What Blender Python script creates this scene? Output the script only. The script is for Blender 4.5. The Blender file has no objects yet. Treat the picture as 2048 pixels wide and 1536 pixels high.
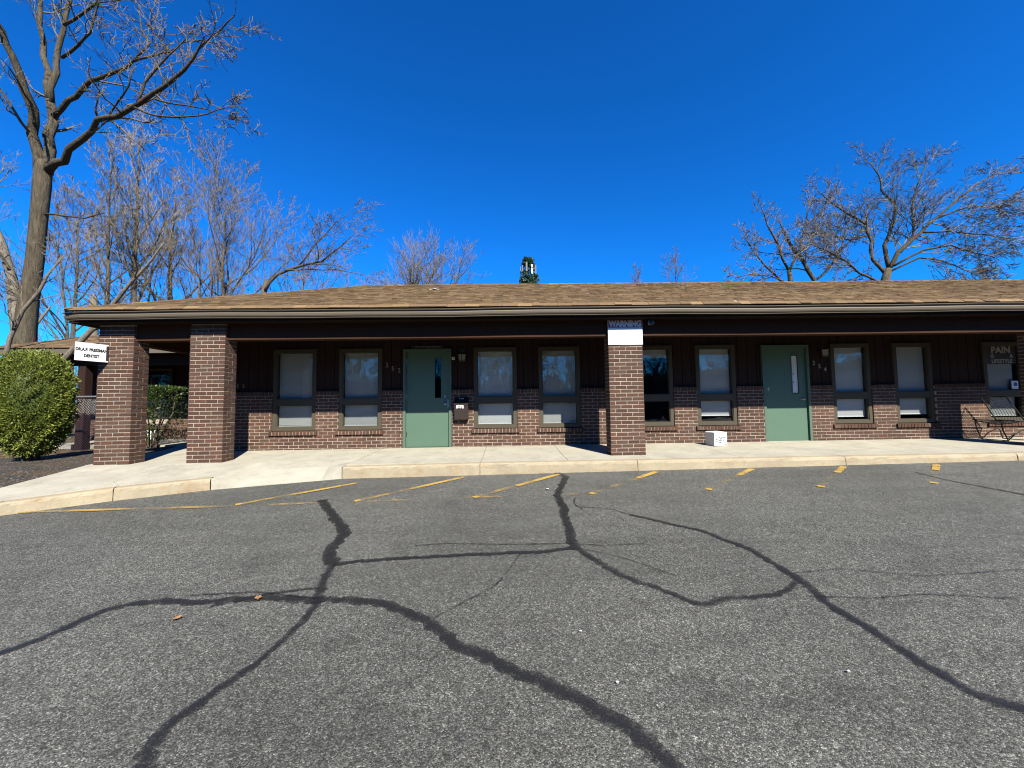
import bpy, math, random
from mathutils import Vector, Matrix
R = math.radians
SC = bpy.context.scene
COL = SC.collection

# ------------------------------------------------------------------ camera
def cam_matrix(yaw, pitch, roll, loc):
    fwd = Vector((math.sin(yaw)*math.cos(pitch), math.cos(yaw)*math.cos(pitch), math.sin(pitch)))
    right = Vector((math.cos(yaw), -math.sin(yaw), 0))
    up = right.cross(fwd)
    r2 = right*math.cos(roll)+up*math.sin(roll); u2 = -right*math.sin(roll)+up*math.cos(roll)
    m = Matrix((r2, u2, -fwd)).transposed().to_4x4(); m.translation = Vector(loc)
    return m
cd = bpy.data.cameras.new('camera'); cam = bpy.data.objects.new('camera', cd); COL.objects.link(cam)
cam.matrix_world = cam_matrix(0.013, 0.0567, -0.0126, (0, -6.993, 0.921))
cd.sensor_width = 36; cd.lens = 36*780/2048; cd.clip_start = 0.05; cd.clip_end = 3000
SC.camera = cam
# ------------------------------------------------------------------ world, sun, exposure
SUN = Vector((0.43, -1.0, 0.977)).normalized()      # towards the sun
elev = math.asin(SUN.z); azim = math.atan2(SUN.x, SUN.y)
w = bpy.data.worlds.new('World'); SC.world = w; w.use_nodes = True
nt = w.node_tree; nt.nodes.clear()
sky = nt.nodes.new('ShaderNodeTexSky'); sky.sky_type = 'NISHITA'; sky.sun_disc = False
sky.sun_elevation = elev; sky.sun_rotation = azim
sky.altitude = 0; sky.air_density = 1.0; sky.dust_density = 0.1; sky.ozone_density = 3.0
hsv = nt.nodes.new('ShaderNodeMixRGB'); hsv.blend_type = 'MULTIPLY'; hsv.inputs[0].default_value = 1; hsv.inputs[2].default_value = (.045, .53, 1.05, 1)   # deep spring blue
gam = nt.nodes.new('ShaderNodeGamma'); gam.inputs[1].default_value = 1.2
bg = nt.nodes.new('ShaderNodeBackground'); bg.inputs['Strength'].default_value = 0.05
wo = nt.nodes.new('ShaderNodeOutputWorld')
nt.links.new(sky.outputs[0], gam.inputs[0]); nt.links.new(gam.outputs[0], hsv.inputs[1]); nt.links.new(hsv.outputs[0], bg.inputs['Color']); nt.links.new(bg.outputs[0], wo.inputs['Surface'])
sl = bpy.data.lights.new('sun', 'SUN'); sl.energy = 5.0; sl.angle = R(0.53); sl.color = (1, 0.93, 0.80)
so = bpy.data.objects.new('sun', sl); COL.objects.link(so); so.location = (20, -40, 40)
so.rotation_euler = SUN.to_track_quat('Z', 'Y').to_euler()
SC.view_settings.view_transform = 'Standard'; SC.view_settings.look = 'None'
SC.view_settings.exposure = 1.67; SC.view_settings.gamma = 1.0; SC.view_settings.use_curve_mapping = False
SC.render.engine = 'CYCLES'
SC.cycles.max_bounces = 6; SC.cycles.diffuse_bounces = 3; SC.cycles.transparent_max_bounces = 16
SC.cycles.use_denoising = True; SC.cycles.denoising_prefilter = 'ACCURATE'; SC.cycles.filter_width = 1.1
SC.cycles.caustics_reflective = False; SC.cycles.caustics_refractive = False; SC.cycles.blur_glossy = .5; SC.cycles.sample_clamp_indirect = 4.0

# ------------------------------------------------------------------ object helpers
def tag(o, label=None, cat=None, group=None, kind=None):
    if label: o['label'] = label
    if cat: o['category'] = cat
    if group: o['group'] = group
    if kind: o['kind'] = kind
    return o
def empty(name, loc, label=None, cat=None, group=None, kind=None):
    o = bpy.data.objects.new(name, None); COL.objects.link(o); o.location = loc; o.empty_display_size = 0.1
    return tag(o, label, cat, group, kind)
def attach(o, parent):
    """parent without moving: all geometry is in world coordinates, so undo the parent's placement."""
    o.parent = parent
    m = Matrix.Identity(4); p = parent
    chain = []
    while p is not None: chain.append(p); p = p.parent
    for q in reversed(chain): m = m @ q.matrix_parent_inverse @ Matrix.LocRotScale(q.location, q.rotation_euler, q.scale)
    o.matrix_parent_inverse = m.inverted()
    return o
class MB:
    def __init__(s): s.v = []; s.f = []; s.attr = None
    def add(s, vs, fs):
        b = len(s.v); s.v += vs; s.f += [tuple(i+b for i in f) for f in fs]; return s
    def box(s, x0, x1, y0, y1, z0, z1):
        return s.add([(x0,y0,z0),(x1,y0,z0),(x1,y1,z0),(x0,y1,z0),(x0,y0,z1),(x1,y0,z1),(x1,y1,z1),(x0,y1,z1)],
            [(0,3,2,1),(4,5,6,7),(0,1,5,4),(1,2,6,5),(2,3,7,6),(3,0,4,7)])
    def hexa(s, lo, hi):   # 4 lower + 4 upper points, counter-clockwise from above
        return s.add(list(lo)+list(hi), [(0,3,2,1),(4,5,6,7),(0,1,5,4),(1,2,6,5),(2,3,7,6),(3,0,4,7)])
    def quad(s, *p): return s.add(list(p), [tuple(range(len(p)))])
    def prism(s, poly, z1, thick):   # poly (x,y) ccw, z1 list of heights
        n = len(poly)
        vs = [(x, y, z) for (x, y), z in zip(poly, z1)] + [(x, y, z-thick) for (x, y), z in zip(poly, z1)]
        fs = [tuple(range(n)), tuple(range(2*n-1, n-1, -1))] + [(i, i+n, (i+1) % n+n, (i+1) % n) for i in range(n)]
        return s.add(vs, fs)
    def tube(s, pts, rad, n=6, cap=True):
        b = len(s.v); m = len(pts)
        px, py, pz = 1.0, 0.0, 0.0
        for i in range(m):
            a = pts[max(i-1, 0)]; c = pts[min(i+1, m-1)]
            tx, ty, tz = c[0]-a[0], c[1]-a[1], c[2]-a[2]
            l = math.sqrt(tx*tx+ty*ty+tz*tz) or 1; tx /= l; ty /= l; tz /= l
            d = px*tx+py*ty+pz*tz
            ux, uy, uz = px-d*tx, py-d*ty, pz-d*tz
            l = math.sqrt(ux*ux+uy*uy+uz*uz)
            if l < 0.05:
                if abs(tz) < .9: ux, uy, uz = -ty, tx, 0
                else: ux, uy, uz = 0, -tz, ty
                l = math.sqrt(ux*ux+uy*uy+uz*uz)
            ux /= l; uy /= l; uz /= l; px, py, pz = ux, uy, uz
            vx, vy, vz = ty*uz-tz*uy, tz*ux-tx*uz, tx*uy-ty*ux
            r = rad[i] if isinstance(rad, (list, tuple)) else rad
            x, y, z = pts[i]
            for k in range(n):
                ca = math.cos(2*math.pi*k/n)*r; sa = math.sin(2*math.pi*k/n)*r
                s.v.append((x+ux*ca+vx*sa, y+uy*ca+vy*sa, z+uz*ca+vz*sa))
        for i in range(m-1):
            for k in range(n):
                k2 = (k+1) % n
                s.f.append((b+i*n+k, b+i*n+k2, b+(i+1)*n+k2, b+(i+1)*n+k))
        if cap and n > 3:
            s.f.append(tuple(b+k for k in range(n-1, -1, -1))); s.f.append(tuple(b+(m-1)*n+k for k in range(n)))
        return s
    def mesh(s, name, mat=None, smooth=False):
        me = bpy.data.meshes.new(name); me.from_pydata(s.v, [], s.f)
        if smooth: me.polygons.foreach_set('use_smooth', [True]*len(me.polygons))
        if mat: me.materials.append(mat)
        if s.attr:
            for k, vals in s.attr.items():
                at = me.attributes.new(k, 'FLOAT', 'POINT'); at.data.foreach_set('value', vals)
        me.update(); return me
    def build(s, name, mat, parent=None, smooth=False, kind=None):
        o = bpy.data.objects.new(name, s.mesh(name, mat, smooth)); COL.objects.link(o)
        if parent: attach(o, parent)
        if kind: o['kind'] = kind
        return o
def lathe(mb, c, prof, n=16):
    b = len(mb.v)
    for r, z in prof:
        for k in range(n):
            a = 2*math.pi*k/n; mb.v.append((c[0]+r*math.cos(a), c[1]+r*math.sin(a), c[2]+z))
    for i in range(len(prof)-1):
        for k in range(n):
            k2 = (k+1) % n; mb.f.append((b+i*n+k, b+i*n+k2, b+(i+1)*n+k2, b+(i+1)*n+k))
    return mb

# ------------------------------------------------------------------ materials
ALB = .43        # all base colours below were picked one stop too light
class NT:
    def __init__(s, name):
        s.m = bpy.data.materials.new(name); s.m.use_nodes = True; s.t = s.m.node_tree
        s.b = s.t.nodes['Principled BSDF']; s.out = s.t.nodes['Material Output']
    def n(s, typ, **kw):
        nd = s.t.nodes.new('ShaderNode'+typ)
        for k, v in kw.items():
            if k in nd.inputs: nd.inputs[k].default_value = v
            else: setattr(nd, k, v)
        return nd
    def l(s, a, b): s.t.links.new(a, b)
    def coord(s, scale=(1,1,1), kind='Object'):
        tc = s.n('TexCoord'); mp = s.n('Mapping'); mp.inputs['Scale'].default_value = scale
        s.l(tc.outputs[kind], mp.inputs['Vector']); return mp.outputs[0]
    def noise(s, vec, scale, detail=4, rough=.6):
        x = s.n('TexNoise'); x.inputs['Scale'].default_value = scale; x.inputs['Detail'].default_value = detail; x.inputs['Roughness'].default_value = rough
        s.l(vec, x.inputs['Vector']); return x.outputs['Fac']
    def ramp(s, fac, stops, interp='LINEAR'):
        r = s.n('ValToRGB'); r.color_ramp.interpolation = interp
        e = r.color_ramp.elements
        while len(e) < len(stops): e.new(.5)
        for el, (p, c) in zip(e, stops):
            el.position = p; el.color = (c, c, c, 1) if isinstance(c, (int, float)) else (*c, 1)
        s.l(fac, r.inputs[0]); return r.outputs[0]
    def mix(s, fac, a, b, mode='MIX'):
        x = s.n('MixRGB', blend_type=mode)
        for i, v in enumerate((fac, a, b)):
            if isinstance(v, bpy.types.NodeSocket): s.l(v, x.inputs[i])
            elif i == 0: x.inputs[0].default_value = v
            else: x.inputs[i].default_value = (v, v, v, 1) if isinstance(v, (int, float)) else (*v, 1)
        return x.outputs[0]
    def math(s, op, a, b=0.0):
        x = s.n('Math', operation=op)
        for i, v in enumerate((a, b)):
            if isinstance(v, bpy.types.NodeSocket): s.l(v, x.inputs[i])
            else: x.inputs[i].default_value = v
        return x.outputs[0]
    def bump(s, h, strength=.5, dist=.01):
        x = s.n('Bump'); x.inputs['Strength'].default_value = strength; x.inputs['Distance'].default_value = dist
        s.l(h, x.inputs['Height']); s.l(x.outputs[0], s.b.inputs['Normal']); return x
    def col(s, c):
        s.l(s.mix(1, c, ALB, 'MULTIPLY'), s.b.inputs['Base Color'])
    def rough(s, r, spec=.5):
        s.b.inputs['Roughness'].default_value = r; s.b.inputs['Specular IOR Level'].default_value = spec
    def rand(s):      # one value per object and per loose piece
        g = s.n('NewGeometry'); o = s.n('ObjectInfo')
        return s.math('FRACT', s.math('ADD', g.outputs['Random Per Island'], o.outputs['Random']))
def simple(name, c, rough=.6, var=.18, scale=6, bump=.15, bscale=60, spec=.4, metal=0):
    t = NT(name); v = t.coord()
    n1 = t.noise(v, scale, 5)
    t.col(t.mix(n1, tuple(x*(1-var) for x in c), tuple(min(1, x*(1+var)) for x in c)))
    t.rough(rough, spec); t.b.inputs['Metallic'].default_value = metal
    if bump: t.bump(t.noise(v, bscale, 3), bump, .004)
    return t.m

def m_asphalt():
    t = NT('asphalt'); v = t.coord()
    vo = t.n('TexVoronoi'); vo.inputs['Scale'].default_value = 165; t.l(v, vo.inputs['Vector'])
    sep = t.n('SeparateColor'); t.l(vo.outputs['Color'], sep.inputs[0])
    grain = t.ramp(sep.outputs[0], [(0, .03), (.3, .073), (.6, .124), (.85, .20), (.96, .29), (1, .42)])
    vo2 = t.n('TexVoronoi'); vo2.inputs['Scale'].default_value = 52; t.l(v, vo2.inputs['Vector'])
    sep2 = t.n('SeparateColor'); t.l(vo2.outputs['Color'], sep2.inputs[0])
    g2 = t.ramp(sep2.outputs[1], [(0, .74), (.5, 1.0), (.9, 1.16), (1, 1.4)])
    tint = t.mix(sep.outputs[1], (.94, 1.02, .97), (1.05, 1.02, .88))
    c = t.mix(1, grain, g2, 'MULTIPLY'); c = t.mix(1, c, tint, 'MULTIPLY')
    big = t.ramp(t.noise(v, .42, 7, .66), [(.28, .70), (.5, 1.0), (.7, 1.24)])
    c = t.mix(1, c, big, 'MULTIPLY')
    streak = t.ramp(t.noise(t.coord((.5, 3, 1)), 1.6, 5), [(.35, .86), (.7, 1.12)])
    c = t.mix(1, c, streak, 'MULTIPLY')
    oil = t.ramp(t.noise(v, 1.7, 6, .7), [(.55, 1), (.70, .64)])
    c = t.mix(1, c, oil, 'MULTIPLY')
    t.col(c); t.rough(.85, .35)
    h = t.math('ADD', t.math('MULTIPLY', vo.outputs['Distance'], -1.0), t.math('MULTIPLY', t.noise(v, 160, 2), .5))
    t.bump(h, .6, .006)
    return t.m
def m_gravel():
    t = NT('old_gravel'); v = t.coord()
    vo = t.n('TexVoronoi'); vo.inputs['Scale'].default_value = 45; t.l(v, vo.inputs['Vector'])
    sep = t.n('SeparateColor'); t.l(vo.outputs['Color'], sep.inputs[0])
    c = t.ramp(sep.outputs[0], [(0, (.025, .022, .02)), (.5, (.06, .055, .048)), (.85, (.12, .11, .095)), (1, (.34, .31, .27))])
    lit = t.ramp(t.noise(v, 3, 6, .7), [(.48, 0), (.62, 1)])
    t.col(t.mix(t.math('MULTIPLY', lit, .6), c, (.16, .1, .05))); t.rough(.9, .2)
    t.bump(t.math('MULTIPLY', vo.outputs['Distance'], -1.0), .9, .02)
    return t.m
def m_ground():
    t = NT('leaf_litter'); v = t.coord()
    vo = t.n('TexVoronoi'); vo.inputs['Scale'].default_value = 14; t.l(v, vo.inputs['Vector'])
    sep = t.n('SeparateColor'); t.l(vo.outputs['Color'], sep.inputs[0])
    c = t.ramp(sep.outputs[0], [(0, (.06, .04, .025)), (.4, (.13, .085, .05)), (.75, (.24, .17, .1)), (1, (.36, .28, .18))])
    big = t.ramp(t.noise(v, .25, 5), [(.4, 0), (.62, 1)])
    t.col(t.mix(t.math('MULTIPLY', big, .6), c, (.09, .1, .045))); t.rough(.95, .1)
    t.bump(vo.outputs['Distance'], 1, .05)
    return t.m
def m_concrete(name, base, stain, dirt=.5):
    t = NT(name); v = t.coord()
    n1 = t.ramp(t.noise(v, 1.7, 8, .7), [(.32, 0), (.7, 1)])
    c = t.mix(n1, tuple(x*.78 for x in base), tuple(x*1.05 for x in base))
    st = t.ramp(t.noise(t.coord((1, 1, 3)), 3.1, 6, .75), [(.5, 0), (.72, 1)])
    c = t.mix(t.math('MULTIPLY', st, dirt), c, stain)
    sp = t.ramp(t.noise(v, 120, 2), [(.28, .74), (.45, 1)])
    c = t.mix(1, c, sp, 'MULTIPLY')
    pit = t.ramp(t.noise(v, 28, 5, .8), [(.32, .72), (.43, 1)])
    c = t.mix(1, c, pit, 'MULTIPLY')
    t.col(c); t.rough(.85, .3)
    t.bump(t.math('ADD', t.noise(v, 90, 4), t.math('MULTIPLY', t.noise(v, 9, 5), 1.5)), .35, .006)
    return t.m
def m_brick():
    t = NT('brown_brick'); v = t.coord(); r = t.rand()
    c = t.ramp(r, [(0, (.105, .054, .037)), (.25, (.145, .070, .047)), (.45, (.125, .073, .051)), (.65, (.17, .076, .048)), (.85, (.138, .084, .059)), (1, (.155, .085, .060))])
    n1 = t.ramp(t.noise(v, 22, 6, .7), [(.3, .62), (.7, 1.12)])
    c = t.mix(1, c, n1, 'MULTIPLY')
    ch = t.ramp(t.noise(v, 75, 3, .7), [(.68, 0), (.76, 1)])
    c = t.mix(t.math('MULTIPLY', ch, .45), c, (.5, .42, .36))
    ef = t.ramp(t.noise(v, 1.6, 6, .72), [(.56, 0), (.74, 1)])
    c = t.mix(t.math('MULTIPLY', ef, .30), c, (.42, .36, .30))
    gr = t.ramp(t.noise(v, .9, 4, .6), [(.4, .8), (.62, 1.08)])
    c = t.mix(1, c, gr, 'MULTIPLY')
    t.col(c); t.rough(.88, .25)
    t.bump(t.noise(v, 130, 4, .7), .5, .004)
    return t.m
def m_mortar():
    t = NT('mortar'); v = t.coord()
    n1 = t.ramp(t.noise(v, 4, 7, .75), [(.3, (.44, .37, .29)), (.65, (.64, .555, .445))])
    t.col(n1); t.rough(.95, .2); t.bump(t.noise(v, 90, 4), .6, .006)
    return t.m
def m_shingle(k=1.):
    t = NT('asphalt_shingle' if k == 1 else 'sunlit_eave_shingle'); v = t.coord(); r = t.rand()  # eave course copy is paler: its brighter sunlight is put into the colour
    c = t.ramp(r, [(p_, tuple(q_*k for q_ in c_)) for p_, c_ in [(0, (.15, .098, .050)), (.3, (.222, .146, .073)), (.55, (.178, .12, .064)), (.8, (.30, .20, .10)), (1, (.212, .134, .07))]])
    n1 = t.ramp(t.noise(v, 55, 4, .8), [(.3, .6), (.7, 1.4)])
    c = t.mix(1, c, n1, 'MULTIPLY')
    n2 = t.ramp(t.noise(v, .7, 5, .6), [(.35, .82), (.68, 1.12)])
    c = t.mix(1, c, n2, 'MULTIPLY')
    t.col(c); t.rough(.92, .2); t.bump(t.noise(v, 220, 2), .6, .004)
    return t.m
def m_siding():
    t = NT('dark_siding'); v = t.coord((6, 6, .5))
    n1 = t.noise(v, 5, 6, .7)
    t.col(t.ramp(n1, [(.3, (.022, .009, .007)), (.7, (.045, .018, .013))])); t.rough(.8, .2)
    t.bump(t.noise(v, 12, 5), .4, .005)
    return t.m
def m_bark(name, a, b, scale=1):
    t = NT(name); v = t.coord((7*scale, 7*scale, 1.1*scale))
    n1 = t.noise(v, 2.2, 7, .72)
    c = t.ramp(n1, [(.3, a), (.68, b)])
    li = t.ramp(t.noise(t.coord(), 1.7, 5, .7), [(.55, 0), (.7, 1)])
    t.col(t.mix(t.math('MULTIPLY', li, .35), c, (.2, .2, .14))); t.rough(.95, .15)
    t.bump(n1, .9, .06)
    return t.m
def m_leaf(name, stops, rough=.6, spec=.3, trans=.25):
    t = NT(name); r = t.rand()
    c = t.ramp(r, stops)
    t.col(c); t.rough(rough, spec)
    tr = t.n('BsdfTranslucent'); t.l(c, tr.inputs[0]); mx = t.n('MixShader'); mx.inputs[0].default_value = trans
    t.l(t.b.outputs[0], mx.inputs[1]); t.l(tr.outputs[0], mx.inputs[2]); t.l(mx.outputs[0], t.out.inputs[0])
    return t.m
def m_glass(name='window_glass', ior=1.75, tint=(.91, .93, .94)):
    t = NT(name); v = t.coord((1, 1, 1))
    tr = t.n('BsdfTransparent'); tr.inputs[0].default_value = (*tint, 1)
    gl = t.n('BsdfGlossy'); gl.inputs['Roughness'].default_value = .012; gl.inputs[0].default_value = (.95, .97, 1, 1)
    lw_ = t.n('LayerWeight'); lw_.inputs[0].default_value = .5; f0 = ((ior-1)/(ior+1))**2
    fr = t.math('ADD', t.math('MULTIPLY', t.math('POWER', lw_.outputs['Facing'], 5.0), 1-f0), f0)   # the same from both sides of the pane
    bp = t.n('Bump'); bp.inputs['Strength'].default_value = .12; bp.inputs['Distance'].default_value = .02
    t.l(t.noise(v, 2.1, 2), bp.inputs['Height']); t.l(bp.outputs[0], gl.inputs['Normal'])
    mx = t.n('MixShader'); t.l(fr, mx.inputs[0]); t.l(tr.outputs[0], mx.inputs[1]); t.l(gl.outputs[0], mx.inputs[2])
    t.l(mx.outputs[0], t.out.inputs[0])
    return t.m
def m_worn(name, c, scale, soft=.08, bias=0., rough=.8, top=1.):
    """thin coating on the asphalt: wears away where the 'wear' attribute is high"""
    t = NT(name); v = t.coord()
    t.col(t.mix(t.noise(v, 18, 5), tuple(x*.75 for x in c), c)); t.rough(rough, .3)
    at = t.n('Attribute'); at.attribute_name = 'wear'
    n = t.math('ADD', t.math('MULTIPLY', t.noise(v, scale, 6, .75), .6), t.math('MULTIPLY', t.noise(v, scale*.13, 3), .4))
    x = t.math('SUBTRACT', n, t.math('MULTIPLY', at.outputs['Fac'], .5))
    fac = t.ramp(t.math('ADD', x, bias), [(.25-soft, 0), (.25+soft, top)])
    tr = t.n('BsdfTransparent'); mx = t.n('MixShader')
    t.l(fac, mx.inputs[0]); t.l(tr.outputs[0], mx.inputs[1]); t.l(t.b.outputs[0], mx.inputs[2]); t.l(mx.outputs[0], t.out.inputs[0])
    t.bump(t.noise(v, 110, 3), .5, .005)
    return t.m
def m_door():
    t = NT('green_door_paint'); v = t.coord()
    c = t.mix(t.noise(v, 2.2, 6, .7), (.105, .192, .134), (.13, .236, .166))
    sc = t.ramp(t.noise(t.coord((9, 9, 1.2)), 2.4, 6, .75), [(.60, 0), (.74, 1)])
    c = t.mix(t.math('MULTIPLY', sc, .22), c, (.26, .30, .24))
    sp = t.ramp(t.noise(v, 17, 5, .8), [(.27, 1), (.36, 0)])
    c = t.mix(t.math('MULTIPLY', sp, .35), c, (.06, .07, .05))
    t.col(c); t.rough(.45, .35); t.bump(t.noise(v, 6, 4), .25, .006)
    return t.m
M = dict(
    asphalt=m_asphalt(), gravel=m_gravel(), ground=m_ground(),
    concrete=m_concrete('pale_concrete', (.64, .61, .50), (.36, .33, .26), .6),
    kerb=m_concrete('stained_kerb_concrete', (.55, .475, .33), (.42, .27, .13), .8),
    joint=simple('joint_dirt', (.09, .075, .055), .95),
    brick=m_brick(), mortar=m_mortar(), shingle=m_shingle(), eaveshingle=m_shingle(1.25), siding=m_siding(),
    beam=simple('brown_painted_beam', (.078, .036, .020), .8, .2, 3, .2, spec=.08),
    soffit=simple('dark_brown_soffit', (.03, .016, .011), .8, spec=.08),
    gutter=simple('taupe_gutter', (.175, .145, .105), .45, .15, 2, .1, 30),
    frame=simple('taupe_window_frame', (.108, .095, .068), .6, .12, 4, .1, spec=.12),
    glass=m_glass('window_glass', 1.46), dglass=m_glass('door_glass', 1.5, (.5, .52, .52)),
    blind=simple('blind_slat', (1.0, 1.0, .97), .55, .08, 2, 0),
    blindgrey=simple('blind_slat_grey', (.74, .74, .71), .6, .08, 2, 0),
    room=simple('dim_room_wall', (.16, .15, .14), .9, .1, 2, 0),
    door=m_door(),
    dframe=simple('green_frame_paint', (.105, .19, .135), .5, .12, 4, .12),
    steel=simple('brushed_steel', (.55, .54, .52), .3, .1, 20, .05, metal=1),
    brass=simple('aged_brass', (.42, .31, .17), .4, .2, 20, .1, metal=.8),
    dark=simple('black_metal', (.02, .018, .016), .5, .2, 10, .1),
    lampglass=simple('frosted_lamp_glass', (.42, .40, .36), .3, .1, 8, 0),
    mailbox=simple('brown_mailbox_metal', (.045, .033, .027), .4, .25, 12, .2),
    white=simple('white_board', (1.3, 1.3, 1.29), .5, .04, 3, .04),
    paper=simple('white_cardboard', (1.35, 1.35, 1.32), .7, .05, 5, .15),
    red=simple('sign_red', (.42, .035, .04), .45, .06, 4, 0),
    ink=simple('black_ink', (.02, .02, .02), .5, .1, 4, 0),
    blueink=simple('blue_grey_ink', (.04, .13, .20), .5, .1, 4, 0),
    pale=simple('pale_lettering', (.55, .53, .48), .5, .1, 4, 0),
    dimletter=simple('worn_brass_numeral', (.50, .36, .22), .5, .1, 4, 0, metal=.3),
    bark=m_bark('oak_bark', (.04, .034, .024), (.20, .165, .115)),
    bark2=m_bark('grey_bark', (.07, .055, .04), (.23, .185, .135)),
    barkpale=m_bark('pale_bark', (.16, .14, .11), (.38, .33, .26)),
    twig=m_bark('twig_bark', (.14, .118, .08), (.34, .285, .20), 2),
    twigpale=m_bark('pale_twig_bark', (.20, .17, .125), (.50, .44, .34), 2),
    bud=m_leaf('leaf_bud', [(0, (.12, .09, .03)), (.5, (.2, .16, .05)), (1, (.25, .16, .07))]),
    arbor=m_leaf('arborvitae_leaf', [(0, (.085, .125, .02)), (.35, (.165, .22, .032)), (.7, (.28, .335, .05)), (1, (.48, .50, .09))]),
    box=m_leaf('boxwood_leaf', [(0, (.025, .06, .012)), (.5, (.05, .1, .02)), (.9, (.085, .14, .026)), (1, (.3, .32, .08))], .45, .3),
    needle=m_leaf('plastic_needle', [(0, (.03, .085, .05)), (.6, (.07, .16, .095)), (1, (.16, .27, .17))]),
    galv=simple('galvanised_wire', (.52, .52, .5), .4, .15, 20, 0, metal=.7),
    bluemetal=simple('blue_container_paint', (.03, .10, .42), .5, .2, 2, .1),
    yellow=m_worn('yellow_line_paint', (.78, .51, .11), 75, .13, -.055, .8, .88),
    seal=m_worn('crack_sealant', (.028, .028, .030), 95, .15, -.09, .5, .90),
    panelgrey=simple('antenna_grey', (.30, .29, .28), .6),
    leafdry=simple('dry_leaf', (.34, .19, .08), .8, .3, 20, .2),
    litter=simple('white_litter', (.72, .71, .68), .7, .1, 20, .2),
)

# ------------------------------------------------------------------ ground levels
def lot(x, y): return -.1235+.012*max(-30, min(30, x))+.075*max(y, -14)
def walk_z(x, y): return .012+.004*x+.04*max(0, min(y, 1.5))
def terrain(x, y):
    if y < -3: return lot(x, y)-.12
    if x > -8.2:
        base = min(lot(x, min(y, -.4))-.12, -.16)
        if y < 6: return base
        k = min(1, (y-6)/6); return base*(1-k)+(-.09+min(2.2, max(0, y-9)*.035))*k
    t = min(1, max(0, (y+3)/2.6)); t = t*t*(3-2*t)
    a = lot(x, min(y, -.4))-.12; b = -.09
    if y > 9: b += min(2.2, (y-9)*.035)
    return a*(1-t)+b*t
xs = [-900, -500, -250, -120, -60, -40, -30]+[-24+i*1.0 for i in range(49)]+[30, 40, 60, 120, 250, 500, 900]
ys = [-900, -500, -250, -120, -70, -45, -30, -20, -14, -10, -7, -5, -4]+[-3+.4*i for i in range(20)]+[5.5+i for i in range(10)]+[18, 22, 28, 36, 50, 70, 110, 180, 320, 600, 1200]
g = MB(); nx = len(xs)
for y in ys:
    for x in xs: g.v.append((x, y, terrain(x, y)))
for j in range(len(ys)-1):
    for i in range(nx-1): g.f.append((j*nx+i, j*nx+i+1, (j+1)*nx+i+1, (j+1)*nx+i))
tag(g.build('ground', M['ground'], smooth=True), kind='structure')

KERB = [(16, -.65), (8.35, -.65), (5.5, -.65), (2.1, -.65), (-.45, -.65), (-2.65, -.65)]
KL = [(-4.4, -1.1), (-5.4, -1.52), (-6.3, -2.03), (-7.3, -2.6)]
KLZ = [-.09, -.13, -.195, -.27]
front = KERB+[(-3.5, -.88)]+KL+[(-9.5, -3.9), (-14, -6.6), (-24, -12)]
a = MB()
fr = [(x, y+.10, lot(x, y+.10)) for x, y in front]
for i in range(len(fr)-1):
    p, q = fr[i], fr[i+1]
    a.quad(q, p, (p[0], -14, lot(p[0], -14)), (q[0], -14, lot(q[0], -14)))
x0, x1 = fr[-1][0], fr[0][0]
a.quad((x0, -14, lot(x0, -14)), (x1, -14, lot(x1, -14)), (x1, -60, lot(x1, -60)), (x0, -60, lot(x0, -60)))
a.quad((x1, -.55, lot(x1, -.55)), (x1, -14, lot(x1, -14)), (30, -14, lot(30, -14)), (30, -.55, lot(30, -.55)))
a.quad((x1, -14, lot(x1, -14)), (x1, -60, lot(x1, -60)), (30, -60, lot(30, -60)), (30, -14, lot(30, -14)))
for i in range(len(a.f)):
    f = a.f[i]; p = [Vector(a.v[k]) for k in f]
    if (p[1]-p[0]).cross(p[2]-p[0]).z < 0: a.f[i] = tuple(reversed(f))
lot_o = tag(a.build('parking_lot', M['asphalt']), kind='structure')

def ribbon(pts, width, wear, seed, lift, jag=.3, step=.03, edge=.3):
    rnd = random.Random(seed); P = []
    for i in range(len(pts)-1):
        (ax, ay), (bx, by) = pts[i], pts[i+1]; L = math.hypot(bx-ax, by-ay); n = max(1, int(L/step))
        for k in range(n): P.append((ax+(bx-ax)*k/n, ay+(by-ay)*k/n))
    P.append(pts[-1])
    for _ in range(3):
        P = [P[0]]+[((P[i-1][0]+2*P[i][0]+P[i+1][0])/4, (P[i-1][1]+2*P[i][1]+P[i+1][1])/4) for i in range(1, len(P)-1)]+[P[-1]]
    mb = MB(); wv = []; wob = 0; m = len(P)
    for i, (x, y) in enumerate(P):
        p, q = P[max(0, i-1)], P[min(m-1, i+1)]
        tx, ty = q[0]-p[0], q[1]-p[1]; L = math.hypot(tx, ty) or 1; tx /= L; ty /= L
        t = i/(m-1)
        w_ = width(t) if callable(width) else width
        wob = wob*.7+rnd.uniform(-1, 1)*.3
        ox = wob*w_*jag
        wl, wr = w_*.5*(1+rnd.uniform(-jag, jag)), w_*.5*(1+rnd.uniform(-jag, jag))
        for s, ww in ((1, wl), (0, 0), (-1, -wr)):
            xx, yy = x-ty*(ww+ox), y+tx*(ww+ox)
            mb.v.append((xx, yy, lot(xx, yy)+lift)); base = wear(t) if callable(wear) else wear
            wv.append(base+(edge if s else 0))
    for i in range(m-1):
        for k in (0, 1): mb.f.append((3*i+k, 3*i+k+1, 3*i+4+k, 3*i+3+k))
    mb.attr = {'wear': wv}
    return mb
C1 = [(-2.45,-1.74),(-2.27,-2.05),(-1.96,-2.47),(-1.74,-2.77),(-1.67,-2.99),(-1.67,-3.22),(-1.6,-3.43),(-1.5,-3.57)]
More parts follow.
